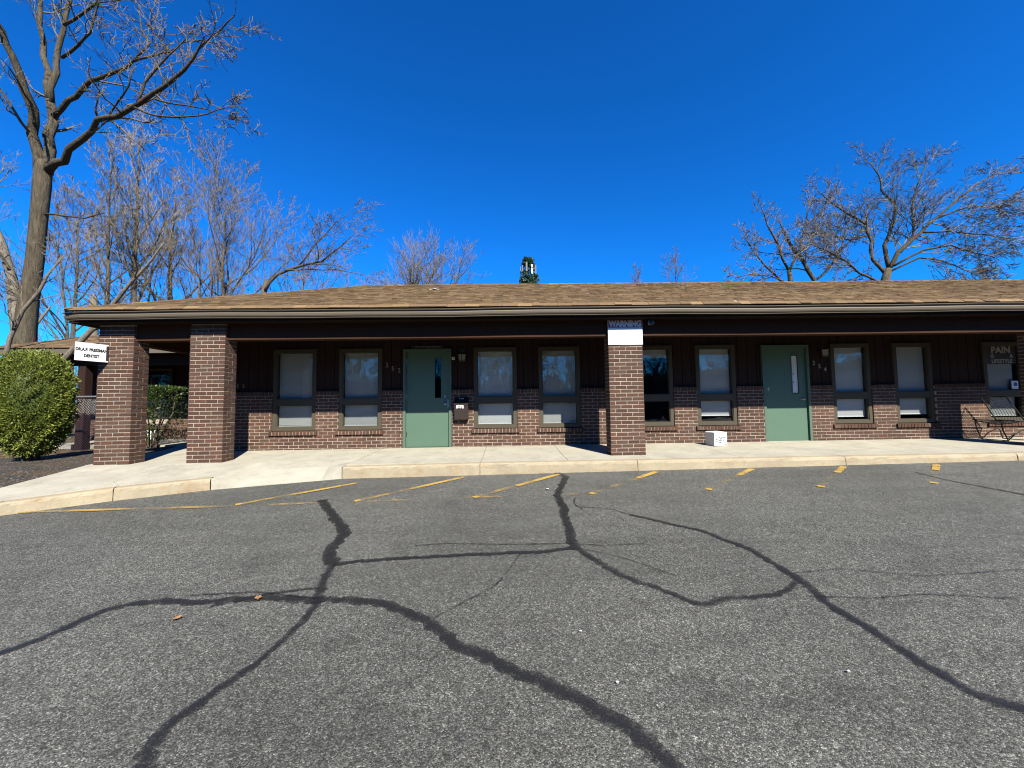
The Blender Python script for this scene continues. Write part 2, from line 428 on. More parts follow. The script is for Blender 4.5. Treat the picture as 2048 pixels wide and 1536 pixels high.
C1b = [(-1.5,-3.57),(-1.47,-3.74),(-1.42,-3.97),(-1.36,-4.16),(-1.34,-4.33),(-1.37,-4.52),(-1.4,-4.67),(-1.45,-4.8),(-1.5,-4.91),(-1.54,-5.01),(-1.57,-5.12),(-1.57,-5.19),(-1.51,-5.29),(-1.4,-5.5)]
C2 = [(-1.5,-3.57),(-1.29,-3.52),(-.95,-3.49),(-.52,-3.47),(-.08,-3.46),(.28,-3.45),(.58,-3.39)]
C3 = [(-3.3,-4.95),(-3.07,-4.65),(-3.02,-4.56),(-2.95,-4.47),(-2.88,-4.35),(-2.84,-4.17),(-2.72,-4.08),(-2.53,-4.05),(-2.22,-4.09),(-2.02,-4.06),(-1.74,-4.06),(-1.43,-4.1),(-1.21,-4.11)]
C3r = [(-1.21,-4.11),(-.95,-4.15),(-.74,-4.26),(-.51,-4.4),(-.36,-4.57),(-.17,-4.72),(.05,-4.85),(.25,-4.97),(.37,-5.08),(.49,-5.17),(.58,-5.27),(.64,-5.37),(.72,-5.6)]
C3b = [(-2.1,-4.15),(-1.83,-4.02),(-1.57,-3.96),(-1.43,-3.95)]
C4 = [(.78,-.62),(.89,-.94),(.78,-1.35),(.65,-1.81),(.65,-2.21),(.63,-2.62),(.62,-2.97),(.59,-3.21),(.6,-3.38)]
C4b = [(.6,-3.38),(.67,-3.51),(.78,-3.76),(.92,-3.96),(1.09,-4.11),(1.23,-4.27),(1.34,-4.32),(1.44,-4.25),(1.66,-4.24),(1.85,-4.22),(2.0,-4.16),(2.11,-4.07)]
C5 = [(1.35,-2.6),(1.63,-2.86),(1.89,-3.09),(2.01,-3.31),(2.11,-3.53),(2.13,-3.7),(2.16,-3.94),(2.16,-4.14),(2.13,-4.35),(2.15,-4.55),(2.17,-4.74),(2.18,-4.89),(2.19,-5.0),(2.21,-5.1),(2.33,-5.17),(2.5,-5.3)]
C6 = [(6.06,-1.2),(6.04,-1.67),(6.13,-1.99),(6.2,-2.31),(6.3,-2.75)]
T1 = [(-.88,-3.25),(-.56,-3.22),(-.08,-3.28),(.57,-3.3),(.83,-3.36),(1.25,-3.35)]
T2 = [(.1,-3.49),(-.03,-3.83),(-.11,-4.01),(-.4,-4.27),(-.49,-4.35)]
T3 = [(2.07,-4.26),(2.48,-4.3),(2.85,-4.27),(3.4,-4.36)]
T4 = [(.84,-1.99),(.80,-2.2),(.86,-2.4)]
T5 = [(.85,-2.31),(1.15,-2.39),(1.35,-2.6)]
seams = [(C1, .12, .0), (C1b, lambda t: .066+.015*math.sin(t*9), .1), (C2, .065, .03), (C3, .08, .06), (C3r, .088, .05), (C3b, .04, .12),
         (C4, .10, .0), (C4b, lambda t: .08-.035*t, .12), (C5, lambda t: .052+.02*min(1, t*2), .05), (C6, lambda t: .03+.03*t, .1),
         (T1, .02, .2), (T2, .022, .3), (T3, .022, .28), (T4, .018, .1), (T5, .022, .18),
         ([(-1.36, -4.1), (-1.9, -3.98), (-2.35, -4.0)], .026, .2), ([(.62, -3.4), (.95, -3.6), (1.3, -3.95)], .018, .26), ([(2.15, -3.95), (2.6, -3.9), (3.1, -4.05), (3.9, -4.0)], .02, .3)]
for i, (p, wd, we) in enumerate(seams):
    ribbon(p, wd, we, 10+i, .004+.0004*i).build('crack_sealant', M['seal'], lot_o)
HT = [(-2.29,-.96),(-.69,-.78),(.82,-.75),(2.37,-.76),(3.91,-.74),(5.38,-.75),(6.85,-.78),(8.35,-.8)]
HB = [(-3.5,-1.87),(-1.98,-1.86),(-.45,-1.84),(1.08,-1.83),(2.64,-1.79),(4.14,-1.8),(5.69,-1.78),(7.2,-1.78)]
def stripe_wear(i):
    top_end = .55 if i < 3 else .34
    def f(t):
        if t < .03: return .35
        if t < top_end: return .12+.12*math.sin(t*14+i)
        if t > .955: return .12
        return min(.66, .40+.05*i+.08*math.sin(t*21+i))
    return f
for i, (p, q) in enumerate(zip(HT, HB)):
    ribbon([p, q], .085, stripe_wear(i), 60+i, .011, .05, edge=.10).build('painted_line', M['yellow'], lot_o)
ribbon([(-6.14,-1.93),(-3.9,-1.93),(-2.54,-1.9),(-.45,-1.84),(1.1,-1.83)], .075, lambda t: .22+.38*min(1, t*2.2)+.22*max(0, t-.5)+.16*math.sin(t*37), 80, .0135, .05, edge=.10).build('painted_line', M['yellow'], lot_o)

# ------------------------------------------------------------------ kerb and sidewalk
walk = MB()
walk.prism([(-7.4,-.02),(-2.65,-.02),(16,-.45),(16,1.6),(-6.0,1.6),(-6.0,4.95),(-8.2,4.95),(-7.55,1.6)], [-.045]*3+[.0]*3+[.0]*2, .2)
walk_o = tag(walk.build('sidewalk', M['joint']), kind='structure')
kerb_o = tag(MB().prism([(-2.63,-.60),(16,-.60),(16,-.52),(-2.63,-.52)], [-.05]*4, .3).build('kerb', M['joint']), kind='structure')
def kerb_stone(p, q, zp, zq, wdt=.15, ch=.04):
    # p is the right end, q the left end of the face line
    P, Q = Vector(p), Vector(q); d = (Q-P).normalized(); nrm = Vector((-d.y, d.x))
    if nrm.y < 0: nrm = -nrm
    P = P+d*.004; Q = Q-d*.004
    mb = MB(); n = 26; rnd = random.Random(int(p[0]*100))
    prof = [(-.008, None), (0, -.05), (.008, -.022), (.02, -.008), (ch, -.002), (wdt, .0), (wdt, -.28)]
    for i in range(n+1):
        t = i/n; b = P.lerp(Q, t); z = zp+(zq-zp)*t
        for o_, dz in prof:
            jj = rnd.uniform(-.006, .006) if o_ < .03 else 0
            x, y = b.x+nrm.x*(o_+jj), b.y+nrm.y*(o_+jj)
            mb.v.append((x, y, lot(x, y)-.12 if dz is None else z+dz+jj*.6))
    k = len(prof)
    for i in range(n):
        for j in range(k-1): mb.f.append((i*k+j, i*k+j+1, (i+1)*k+j+1, (i+1)*k+j))
    mb.f.append(tuple(range(k-1, -1, -1))); mb.f.append(tuple(n*k+j for j in range(k)))
    for f_ in range(len(mb.f)): mb.f[f_] = tuple(reversed(mb.f[f_]))
    return mb
for i in range(len(KERB)-1):
    p, q = KERB[i], KERB[i+1]
    kerb_stone(p, q, walk_z(p[0], -.6)-(.0), walk_z(q[0], -.6)-(.02 if i == 4 else 0)).build('kerb_stone', M['kerb'], kerb_o)
for i in range(len(KL)-1):
    kerb_stone(KL[i], KL[i+1], KLZ[i], KLZ[i+1], .16).build('kerb_stone', M['kerb'], kerb_o)
def slab(poly, zs):
    return MB().prism(poly, zs, .12).build('slab', M['concrete'], walk_o)
jx = [-2.65, -.45, 1.0, 2.35, 3.9, 5.5, 6.9, 8.1, 9.6, 11.2, 12.8, 14.4, 16]
for x0, x1 in zip(jx[:-1], jx[1:]):
    x0 += .004; x1 -= .004
    MB().hexa([(x0,-.498,-.12),(x1,-.498,-.12),(x1,0,-.12),(x0,0,-.12)], [(x0,-.498,walk_z(x0,-.5)),(x1,-.498,walk_z(x1,-.5)),(x1,0,walk_z(x1,0)),(x0,0,walk_z(x0,0))]).add(
        [(x0,0,walk_z(x0,0)),(x1,0,walk_z(x1,0)),(x1,1.6,walk_z(x1,1.6)),(x0,1.6,walk_z(x0,1.6)),(x0,0,-.12),(x0,1.6,-.12),(x1,0,-.12),(x1,1.6,-.12)], [(0,1,2,3),(0,3,5,4),(1,6,7,2)]).build('slab', M['concrete'], walk_o)
for x0, x1 in ((-2.66, -4.39), (-4.398, -5.95)):
    x0, x1 = x1, x0
    slab([(x0,0.0),(x1,0.0),(x1,1.6),(x0,1.6)], [walk_z(x0,0),walk_z(x1,0),walk_z(x1,1.6),walk_z(x0,1.6)])
slab([(-7.42,.003),(-5.96,.003),(-5.96,1.6),(-7.6,1.6)], [-.022,-.012,.03,.03])
slab([(-7.6,1.606),(-6.0,1.606),(-6.0,3.2),(-8.3,3.2)], [.03,.03,.03,.03])
slab([(-8.3,3.206),(-6.0,3.206),(-6.0,5.1),(-12.6,5.1),(-12.6,3.9)], [.03,.03,.05,.05,.03])
# dropped kerb ramp, flares included
rz = lambda x, y: lot(x, y)+.012
ramp = MB()
A, B_, C_, D_ = (-4.39,-.004,-.006), (-4.39,-1.1,-.09), (-4.12,-1.035,rz(-4.12,-1.035)), (-3.95,-.45,-.07)
E_, F_, G_, H_ = (-2.66,-.004,0), (-2.66,-.655,-.02), (-2.95,-.735,rz(-2.95,-.735)), (-3.0,-.35,-.05)
ramp.add([A,B_,C_,D_,E_,F_,G_,H_], [(0,1,2,3),(3,2,6,7),(7,6,5,4),(0,3,7,4)])
lo = [(p[0],p[1],p[2]-.25) for p in (A,B_,C_,G_,F_,E_)]
ramp.add([A,B_,C_,G_,F_,E_]+lo, [(i+1 if i < 5 else 0, i, i+6, i+7 if i < 5 else 6) for i in range(6)])
ramp.build('ramp_slab', M['concrete'], walk_o)
def kin(i, o_=.165):
    P = Vector(KL[i]); d = (Vector(KL[min(i+1, 3)])-Vector(KL[max(i-1, 0)])).normalized(); n_ = Vector((-d.y, d.x)); n_ = n_ if n_.y > 0 else -n_
    return P+n_*o_
ks = [kin(i) for i in range(4)]
slab([(-4.398,-.004),(-5.85,-.004),(-5.72,-1.2),(ks[1].x,ks[1].y),(-4.398,ks[0].y+.03)][::-1], [-.006,-.012,-.10,KLZ[1]+.01,KLZ[0]+.006][::-1])
slab([(-5.858,-.004),(-7.4,-.004),(-6.98,-1.6),(ks[2].x-.1,ks[2].y-.03),(ks[1].x-.01,ks[1].y),(-5.728,-1.2)][::-1], [-.012,-.024,-.13,KLZ[2]+.003,KLZ[1]+.01,-.10][::-1])
slab([(-6.99,-1.6),(-7.06,-2.25),(-7.35,-2.47),(ks[2].x-.11,ks[2].y-.035)][::-1], [-.13,-.24,-.27,KLZ[2]][::-1])
# old gravel apron left of the walk
gv = MB()
gp = [(-8.3,4.0,-.0),(-7.65,1.6,-.01),(-7.43,-.02,-.04),(-7.0,-1.6,-.15),(-7.1,-2.3,-.27),(-7.6,-2.85,-.345),(-9.8,-3.95,-.48),(-15,-6.2,-.70),(-16,-3,-.35),(-15,-.4,-.06),(-11.5,.35,-.03),(-9.6,2,-.02)]
gv.v += gp+[(-9.5,-1.0,-.1)]
gv.f += [(i, (i+1) % 12, 12) for i in range(12)]; gv.v[12] = (-9.5, -1.0, -.08)
tag(gv.build('gravel_apron', M['gravel'], smooth=True), kind='structure')

# ------------------------------------------------------------------ the office building
CY, BL = .07, .2067          # brick course and module
WY = 1.425                   # face of the front wall
bld = empty('office_building', (3.5, 1.425, 0), 'long single storey brown brick office building with porch and shingled hip roof', 'building')
brick_meshes = {}
def brick_mesh(lx, ly, var):
    k = (round(lx, 4), round(ly, 4), var)
    if k not in brick_meshes:
        rnd = random.Random(var*7+1); h = .0575; j = lambda: rnd.uniform(-.0012, .0012)
        m = MB(); c = .003
        lo = [(c+j(), c+j(), 0), (lx-c+j(), c+j(), 0), (lx-c, ly-c, 0), (c, ly-c, 0)]
        mid = [(j(), j(), c), (lx+j(), j(), c), (lx, ly, c), (0, ly, c)]
        mi2 = [(j(), j(), h-c), (lx+j(), j(), h-c), (lx, ly, h-c), (0, ly, h-c)]
        hi = [(c+j(), c+j(), h), (lx-c+j(), c+j(), h), (lx-c, ly-c, h), (c, ly-c, h)]
        m.v = lo+mid+mi2+hi
        for b in (0, 4, 8):
            for i in range(4): m.f.append((b+i, b+(i+1) % 4, b+4+(i+1) % 4, b+4+i))
        m.f += [(3, 2, 1, 0), (12, 13, 14, 15)]
        brick_meshes[k] = m.mesh('brick', M['brick'])
    return brick_meshes[k]
J = .0125; BH = .0575; BD = .098
def pillar(X, zbase, ztop, parent, budget, wdt=.62, dep=.305, y0=0., name='brick_pillar'):
    core = MB().box(X+.0045, X+wdt-.0045, y0+.0045, y0+dep-.0045, zbase-.1, ztop)
    p = core.build(name, M['mortar'], parent)
    rest = MB(); rnd = random.Random(int(X*31)); n = int((ztop-zbase)/CY+.999); used = 0
    half = BD
    for r in range(-1, n):
        z = zbase+r*CY
        if z+BH > ztop+.03: break
        row = []
        L = BL-J
        if r % 2 == 0:
            row += [(k*BL, 0, L+(J if k == 2 else 0), BD, 3) for k in range(3)]
            row += [(0, BD+J, BD, dep-BD-J, 1), (wdt-BD, BD+J, BD, dep-BD-J, 2)]
            row += [(BD+J+k*BL, dep-BD, L, BD, 0) for k in range(2)]
        else:
            row += [(BD+J+k*(BL), 0, L, BD, 3) for k in range(2)]
            row += [(0, 0, BD, dep-BD-J, 2), (wdt-BD, 0, BD, dep-BD-J, 2)]
            row += [(k*BL, dep-BD, L+(J if k == 2 else 0), BD, 0) for k in range(3)]
        for (bx, by, lx, ly, pri) in row:
            dx, dy = rnd.uniform(-.0015, .0015), rnd.uniform(-.003, .001)
            if pri and budget.get(pri, 0) > 0 and r >= 0 and z < 2.3:
                budget[pri] -= 1
                o = bpy.data.objects.new('brick', brick_mesh(lx, ly, rnd.randrange(4))); COL.objects.link(o)
                o.location = (X+bx+dx, y0+by+dy, z); attach(o, p)
            else:
                rest.box(X+bx+dx, X+bx+lx+dx, y0+by+dy, y0+by+ly+dy, z, z+BH)
    rest.build('brick_courses', M['brick'], p, kind='stuff')
    return p
PZ = [(-7.27, -.014), (-5.655, -.004), (1.845, .017), (9.78, .03)]
pillar(PZ[0][0], PZ[0][1], 2.46, bld, {3: 88, 2: 18})
pillar(PZ[1][0], PZ[1][1], 2.46, bld, {3: 88, 2: 18})
pillar(PZ[2][0], PZ[2][1], 2.46, bld, {3: 88})
pillar(PZ[3][0], PZ[3][1], 2.46, bld, {})

WIN = [(-5.03,-4.11), (-3.62,-2.70), (-.72,.215), (.69,1.59), (2.72,3.62), (4.13,5.0), (7.12,7.98), (8.51,9.36), (10.52,11.42)]
DOOR = [(-2.24,-1.20), (5.585,6.62)]
ZS, ZW0, ZW1, ZC0, ZC1 = .36, .455, 2.205, 1.20, 1.29
XL, XR = -6.0, 16.0
op = sorted([(a_, b_, 'w') for a_, b_ in WIN]+[(a_, b_, 'd') for a_, b_ in DOOR])
segs = []; x = XL
for a_, b_, k in op: segs.append((x, a_)); x = b_
segs.append((x, XR))
runs = [(XL, DOOR[0][0]), (DOOR[0][1], DOOR[1][0]), (DOOR[1][1], XR)]
lw_os = []
for r0, r1 in runs:
    lw = MB(); lw.box(r0+.008, r1-.008, WY+.0045, WY+.13, -.12, ZS-.004)
    prof = [(a_, b_) for a_, b_ in segs if a_ >= r0-.01 and b_ <= r1+.01]
    for a_, b_ in prof: lw.box(a_+.008, b_-.008, WY+.0045, WY+.13, ZS-.0042, ZC0+.05)
    lw_os.append(lw.build('low_brick_wall', M['mortar'], bld))
lw_o = lw_os[1]
bw = MB(); rnd = random.Random(5)
for r in range(19):
    z = ZC0-CY*(r+1)+.006
    if z+BH < 0: break
    ok = []
    if z+BH < ZS+.02:
        dx = sorted(DOOR); c_ = XL
        for a_, b_ in dx: ok.append((c_, a_)); c_ = b_
        ok.append((c_, XR))
    else: ok = segs
    xo = XL-(BL/2 if r % 2 else 0)
    k = 0
    while xo+k*BL < XR:
        b0, b1 = xo+k*BL, xo+k*BL+BL-J; k += 1
        for a_, b_ in ok:
            c0, c1 = max(b0, a_), min(b1, b_)
            if c1-c0 > .03:
                dy = rnd.uniform(-.003, .002); dz = rnd.uniform(-.001, .001)
                bw.box(c0, c1, WY+dy, WY+.1, z+dz, z+BH+dz)
bw.build('brick_courses', M['brick'], lw_o, kind='stuff')
cp = MB()
for a_, b_ in segs:
    cm = MB()
    e0 = a_ if a_ == XL else a_+.012; e1 = b_-.012
    n = max(2, int((e1-e0+J)/.0705)); st = (e1-e0+J)/n
    cm.box(e0+.01, e1-.01, WY-.002, WY+.155, ZC0+.002, ZC1-.006)
    for k in range(n):
        dy = rnd.uniform(-.004, .003)
        cp.box(e0+k*st, e0+k*st+st-J, WY-.012+dy, WY+.15, ZC0+.004, ZC1+rnd.uniform(-.002, .002))
    cm.build('cap_mortar', M['mortar'], lw_os[0 if b_ < -2 else (1 if b_ < 5.6 else 2)])
cp.build('cap_bricks', M['brick'], lw_o, kind='stuff')
# returning walls, back wall, room
ow = MB()
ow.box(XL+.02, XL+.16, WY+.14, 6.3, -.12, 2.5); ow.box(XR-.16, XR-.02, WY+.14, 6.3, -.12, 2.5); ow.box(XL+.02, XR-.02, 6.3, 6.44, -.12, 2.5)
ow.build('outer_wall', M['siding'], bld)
rm = MB(); rm.box(XL+.2, XR-.2, 4.6, 4.7, 0, 2.45); rm.box(XL+.2, XR-.2, WY+.25, 4.6, 0.02, .06); rm.box(XL+.2, XR-.2, WY+.25, 4.6, 2.40, 2.44)
for xx in (-3.9, -2.4, .45, 2.3, 3.9, 5.3, 7.0, 8.2, 10): rm.box(xx-.05, xx+.05, WY+.25, 4.6, .061, 2.39)
rm.build('room_interior', M['room'], bld)
# vertical siding boards between and above the openings
sd = MB(); xb = XL+.01; rnd = random.Random(9)
while xb < XR-.05:
    xe = min(xb+.203, XR-.01)
    cuts = sorted([(max(xb, a_-.0), min(xe, b_+.0)) for a_, b_, k in op if a_ < xe and b_ > xb])
    parts = []; c_ = xb
    for a_, b_ in cuts:
        if a_-c_ > .01: parts.append((c_, a_, ZC1-.02))
        parts.append((a_, b_, ZW1)); c_ = b_
    if xe-c_ > .01: parts.append((c_, xe, ZC1-.02))
    for p0, p1, z0 in parts: sd.box(p0+.004 if p0 == xb else p0, p1-.006 if p1 == xe else p1, WY+.055+rnd.uniform(0, .003), WY+.09, z0, 2.46)
    xb += .205
sd.box(XL+.012, XR-.012, WY+.0935, WY+.12, ZW1+.002, 2.459)
for a_, b_ in segs: sd.box(a_+.011, b_-.011, WY+.0935, WY+.12, ZC1-.03, ZW1+.001)
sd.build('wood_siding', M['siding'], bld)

def window(i, x0, x1, blind):
    fw = .075; zr0, zr1 = 1.00, 1.13
    f = MB(); y0, y1 = WY+.02, WY+.10
    f.box(x0, x0+fw, y0, y1, ZW0, ZW1); f.box(x1-fw, x1, y0, y1, ZW0, ZW1)
    f.box(x0+fw, x1-fw, y0, y1, ZW0, ZW0+.07); f.box(x0+fw, x1-fw, y0, y1, ZW1-.07, ZW1); f.box(x0+fw, x1-fw, y0+.004, y1, zr0, zr1)
    for (za, zb) in ((ZW0+.07, zr0), (zr1, ZW1-.07)):   # glazing stops
        s = .016
        f.box(x0+fw, x0+fw+s, y0+.014, y1, za, zb); f.box(x1-fw-s, x1-fw, y0+.014, y1, za, zb)
        f.box(x0+fw+s, x1-fw-s, y0+.014, y1, za, za+s); f.box(x0+fw+s, x1-fw-s, y0+.014, y1, zb-s, zb)
    wo_ = f.build('window', M['frame'], bld)
    g0, g1 = x0+fw+.01, x1-fw-.01
    for za, zb in ((ZW0+.075, zr0-.005), (zr1+.005, ZW1-.075)):
        MB().box(g0, g1, y0+.045, y0+.049, za, zb).build('pane', M['glass'], wo_)
    sb = MB(); smt = MB(); e0, e1 = x0-.045, x1+.045
    n = int((e1-e0)/.0705); st = (e1-e0+J)/n; rr = random.Random(i)
    for k in range(n):
        a0 = e0+k*st; a1 = a0+st-J; dy = rr.uniform(-.004, .003)
        sb.hexa([(a0,WY-.035+dy,ZS-.004),(a1,WY-.035+dy,ZS-.004),(a1,WY+.09,ZS+.01),(a0,WY+.09,ZS+.01)], [(a0,WY-.035+dy,ZS+.072),(a1,WY-.035+dy,ZS+.072),(a1,WY+.09,ZS+.094),(a0,WY+.09,ZS+.094)])
    smt.hexa([(e0+.008,WY-.026,ZS),(e1-.008,WY-.026,ZS),(e1-.008,WY+.085,ZS+.012),(e0+.008,WY+.085,ZS+.012)], [(e0+.008,WY-.026,ZS+.067),(e1-.008,WY-.026,ZS+.067),(e1-.008,WY+.085,ZS+.088),(e0+.008,WY+.085,ZS+.088)])
    smt.build('sill_mortar', M['mortar'], wo_); sb.build('brick_sill', M['brick'], wo_, kind='stuff')
    # venetian blind
    zb_, mat, tilt, gap = blind
    if zb_ is not None:
        b = MB(); z = ZW1-.09; yb = y0+.10; c_, s_ = math.cos(tilt)*.0125, math.sin(tilt)*.0125
        b.box(g0, g1, yb-.015, yb+.015, z, z+.03)
        rr = random.Random(i+40)
        while z > zb_:
            sag = rr.uniform(-.0015, .0015)
            b.quad((g0+.004, yb-c_, z+s_+sag), (g1-.004-gap, yb-c_, z+s_), (g1-.004-gap, yb+c_, z-s_), (g0+.004, yb+c_, z-s_+sag))
            z -= .0205
        b.box(g0+.002, g1-.002-gap, yb-.01, yb+.01, zb_-.022, zb_-.006)
        b.tube([(g0+.06, yb-.02, ZW1-.09), (g0+.062, yb-.022, ZW1-.75)], .004, 5)
        b.build('blind', M[mat], wo_)
    return wo_
T_ = R(70)
bl = [(ZW0+.11, 'blindgrey', T_, 0), (ZW0+.10, 'blindgrey', R(66), 0), (ZW0+.10, 'blind', T_, 0), (ZW0+.10, 'blindgrey', T_, 0),
      (ZW1-.24, 'blind', T_, 0), (ZW0+.22, 'blind', R(64), 0), (ZW0+.16, 'blind', T_, .0), (ZW0+.2, 'blind', R(64), .0), (ZW0+.14, 'blindgrey', R(62), .06)]
wobj = [window(i, a_, b_, bl[i]) for i, (a_, b_) in enumerate(WIN)]

def door(x0, x1, lever):
    fr_ = MB(); z0 = .055; z1 = 2.185; fw = .055
    fr_.box(x0, x0+fw, WY+.0, WY+.13, z0, z1); fr_.box(x1-fw, x1, WY+.0, WY+.13, z0, z1); fr_.box(x0+fw, x1-fw, WY+.0, WY+.13, z1-fw, z1)
    fr_.box(x0+fw, x1-fw, WY-.0, WY+.14, z0-.1, z0+.012)
    a0, a1 = x0+fw+.004, x1-fw-.004; v0, v1 = a1-.30, a1-.17; vz0, vz1 = 1.12, 1.97
    s = MB(); y0, y1 = WY+.045, WY+.09; zb, zt = z0+.018, z1-fw-.004
    s.box(a0, v0, y0, y1, zb, zt); s.box(v1, a1, y0, y1, zb, zt); s.box(v0, v1, y0, y1, zb, vz0); s.box(v0, v1, y0, y1, vz1, zt)
    d = s.build('door', M['door'], bld)
    fr_.build('door_frame', M['dframe'], d)
    tr = MB(); t_ = .022
    tr.box(v0-t_, v0, y0-.008, y0+.02, vz0-t_, vz1+t_); tr.box(v1, v1+t_, y0-.008, y0+.02, vz0-t_, vz1+t_)
    tr.box(v0, v1, y0-.008, y0+.02, vz0-t_, vz0); tr.box(v0, v1, y0-.008, y0+.02, vz1, vz1+t_)
    tr.build('vision_trim', M['dframe'], d)
    MB().box(v0, v1, y0+.02, y0+.026, vz0, vz1).build('vision_pane', M['dglass'], d)
    for zh in (.34, 1.15, 1.93):
        h = MB().tube([(a0-.004, y0-.006, zh-.055), (a0-.004, y0-.006, zh+.055)], .008, 8)
        h.box(a0-.002, a0+.02, y0-.003, y0+.003, zh-.05, zh+.05); h.build('hinge', M['steel'], d)
    kx, kz = a1-.07, .99
    def rose(mb, x, z, r, t): 
        return mb.tube([(x, y0, z), (x, y0-t, z)], r, 14)
    if lever:
        k = rose(MB(), kx, kz, .032, .016); k.tube([(kx, y0-.012, kz), (kx, y0-.055, kz)], .011, 8); k.tube([(kx+.006, y0-.055, kz+.002), (kx-.11, y0-.05, kz-.004)], .010, 8)
        k.build('lever_handle', M['steel'], d)
        for q in ((-.50, .34), (-.30, .34), (-.50, .16), (-.30, .16)):
            MB().tube([(a1+q[0]+.03, y0+.001, 1.21+q[1]), (a1+q[0]+.03, y0-.004, 1.21+q[1])], .012, 8).build('screw_hole', M['dark'], d)
        MB().box(v0+.006, v1-.006, y0+.012, y0+.014, vz0+.012, vz1-.02).build('paper_notice', M['paper'], d)
        MB().box(a0+.06, a0+.10, y0-.003, y0, 1.18, 1.26).build('sticker', M['pale'], d)
    else:
        k = rose(MB(), kx, kz, .034, .012); k.tube([(kx, y0-.01, kz), (kx, y0-.03, kz), (kx, y0-.04, kz), (kx, y0-.065, kz), (kx, y0-.07, kz)], [.013, .013, .026, .027, .018], 14)
        k.build('door_knob', M['steel'], d)
        MB().box(kx+.03, a1+.03, y0-.005, y0-.001, kz-.08, kz+.09).build('latch_guard', M['steel'], d)
        b2 = rose(MB(), kx-.01, kz+.16, .028, .02); b2.build('deadbolt', M['steel'], d)
    return d
d1 = door(*DOOR[0], False); d2 = door(*DOOR[1], True)

# beam, soffit, fascia
bm = MB()
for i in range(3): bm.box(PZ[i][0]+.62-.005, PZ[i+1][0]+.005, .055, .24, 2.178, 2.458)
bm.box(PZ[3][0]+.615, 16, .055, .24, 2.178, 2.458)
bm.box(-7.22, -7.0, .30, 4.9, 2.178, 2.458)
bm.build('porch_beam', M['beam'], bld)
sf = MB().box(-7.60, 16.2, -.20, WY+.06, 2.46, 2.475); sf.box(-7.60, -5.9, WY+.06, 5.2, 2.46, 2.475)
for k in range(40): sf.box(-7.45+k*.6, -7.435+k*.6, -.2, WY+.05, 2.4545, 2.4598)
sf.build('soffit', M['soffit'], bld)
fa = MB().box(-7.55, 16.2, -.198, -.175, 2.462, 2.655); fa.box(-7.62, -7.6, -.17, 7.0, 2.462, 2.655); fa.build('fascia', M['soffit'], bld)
def sweep(profile, path):
    """profile (outward, z) swept along a plan path; outward is to the left of travel"""
    mb = MB(); n = len(profile); m = len(path)
    for i in range(m):
        p = Vector(path[i])
        d0 = (Vector(path[i])-Vector(path[i-1])).normalized() if i else None
        d1_ = (Vector(path[i+1])-Vector(path[i])).normalized() if i < m-1 else None
        d = d0 or d1_
        if d0 and d1_: d = (d0+d1_).normalized()
        nr = Vector((-d.y, d.x)); k = 1.0
        if d0 and d1_: k = 1/max(.3, nr.dot(Vector((-d0.y, d0.x))))
        sagz = .006*math.sin(p.x*.9)+.004*math.sin(p.x*2.3+1)
        for o_, z in profile: mb.v.append((p.x+nr.x*o_*k, p.y+nr.y*o_*k, z+sagz))
    for i in range(m-1):
        for j in range(n): mb.f.append((i*n+j, i*n+(j+1) % n, (i+1)*n+(j+1) % n, (i+1)*n+j))
    mb.f.append(tuple(range(n))); mb.f.append(tuple((m-1)*n+j for j in range(n-1, -1, -1)))
    return mb
GP = [(0, 2.505), (.05, 2.500), (.062, 2.502), (.064, 2.511), (.052, 2.515), (.054, 2.521), (.072, 2.526), (.084, 2.545), (.09, 2.578), (.082, 2.592), (.074, 2.606), (.078, 2.618), (.108, 2.622), (.110, 2.634), (.100, 2.637), (.096, 2.630), (.03, 2.615), (.0, 2.64)]
gpath = [(-7.62, 7.0), (-7.62, .0), (-7.60, -.135), (-7.33, -.19)][::-1]
path = [(16.2-k*.78, -.19) for k in range(31)]
path = [p for p in path if p[0] > -7.2]+gpath
GP2 = [(o_, z) for o_, z in GP]
gut = sweep(GP2, path)
gut.build('gutter', M['gutter'], bld)

# ---- roof
ang = math.atan((4.265-2.69)/(3.6+.25)); EY, EZ = -.25, 2.69; RY, RZ = 3.6, 4.265
XE, XRD = -7.62, -3.75
rf = MB()
t_ = .03
rf.add([(XE,EY,EZ),(16.3,EY,EZ),(16.3,RY,RZ),(XRD,RY,RZ),(XE,2*RY-EY,EZ),(16.3,2*RY-EY,EZ)], [(0,1,2,3),(3,2,5,4),(4,0,3),(0,4,5,1)])
rf_o = rf.build('roof', M['shingle'], bld)
EXPO = .143; slope_len = math.hypot(RY-EY, RZ-EZ); nrow = int(slope_len/EXPO)+1
rnd = random.Random(3); rest = MB(); cs, sn = math.cos(ang), math.sin(ang)
sh_mesh = {}
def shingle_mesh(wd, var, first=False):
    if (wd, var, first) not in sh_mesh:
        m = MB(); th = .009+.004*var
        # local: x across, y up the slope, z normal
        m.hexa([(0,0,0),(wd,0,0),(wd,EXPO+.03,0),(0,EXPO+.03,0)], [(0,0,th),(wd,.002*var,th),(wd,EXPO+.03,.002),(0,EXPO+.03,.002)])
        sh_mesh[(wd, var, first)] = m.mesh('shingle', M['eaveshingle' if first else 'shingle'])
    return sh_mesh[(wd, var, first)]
rotm = Matrix.Rotation(ang, 4, 'X'); count = 0
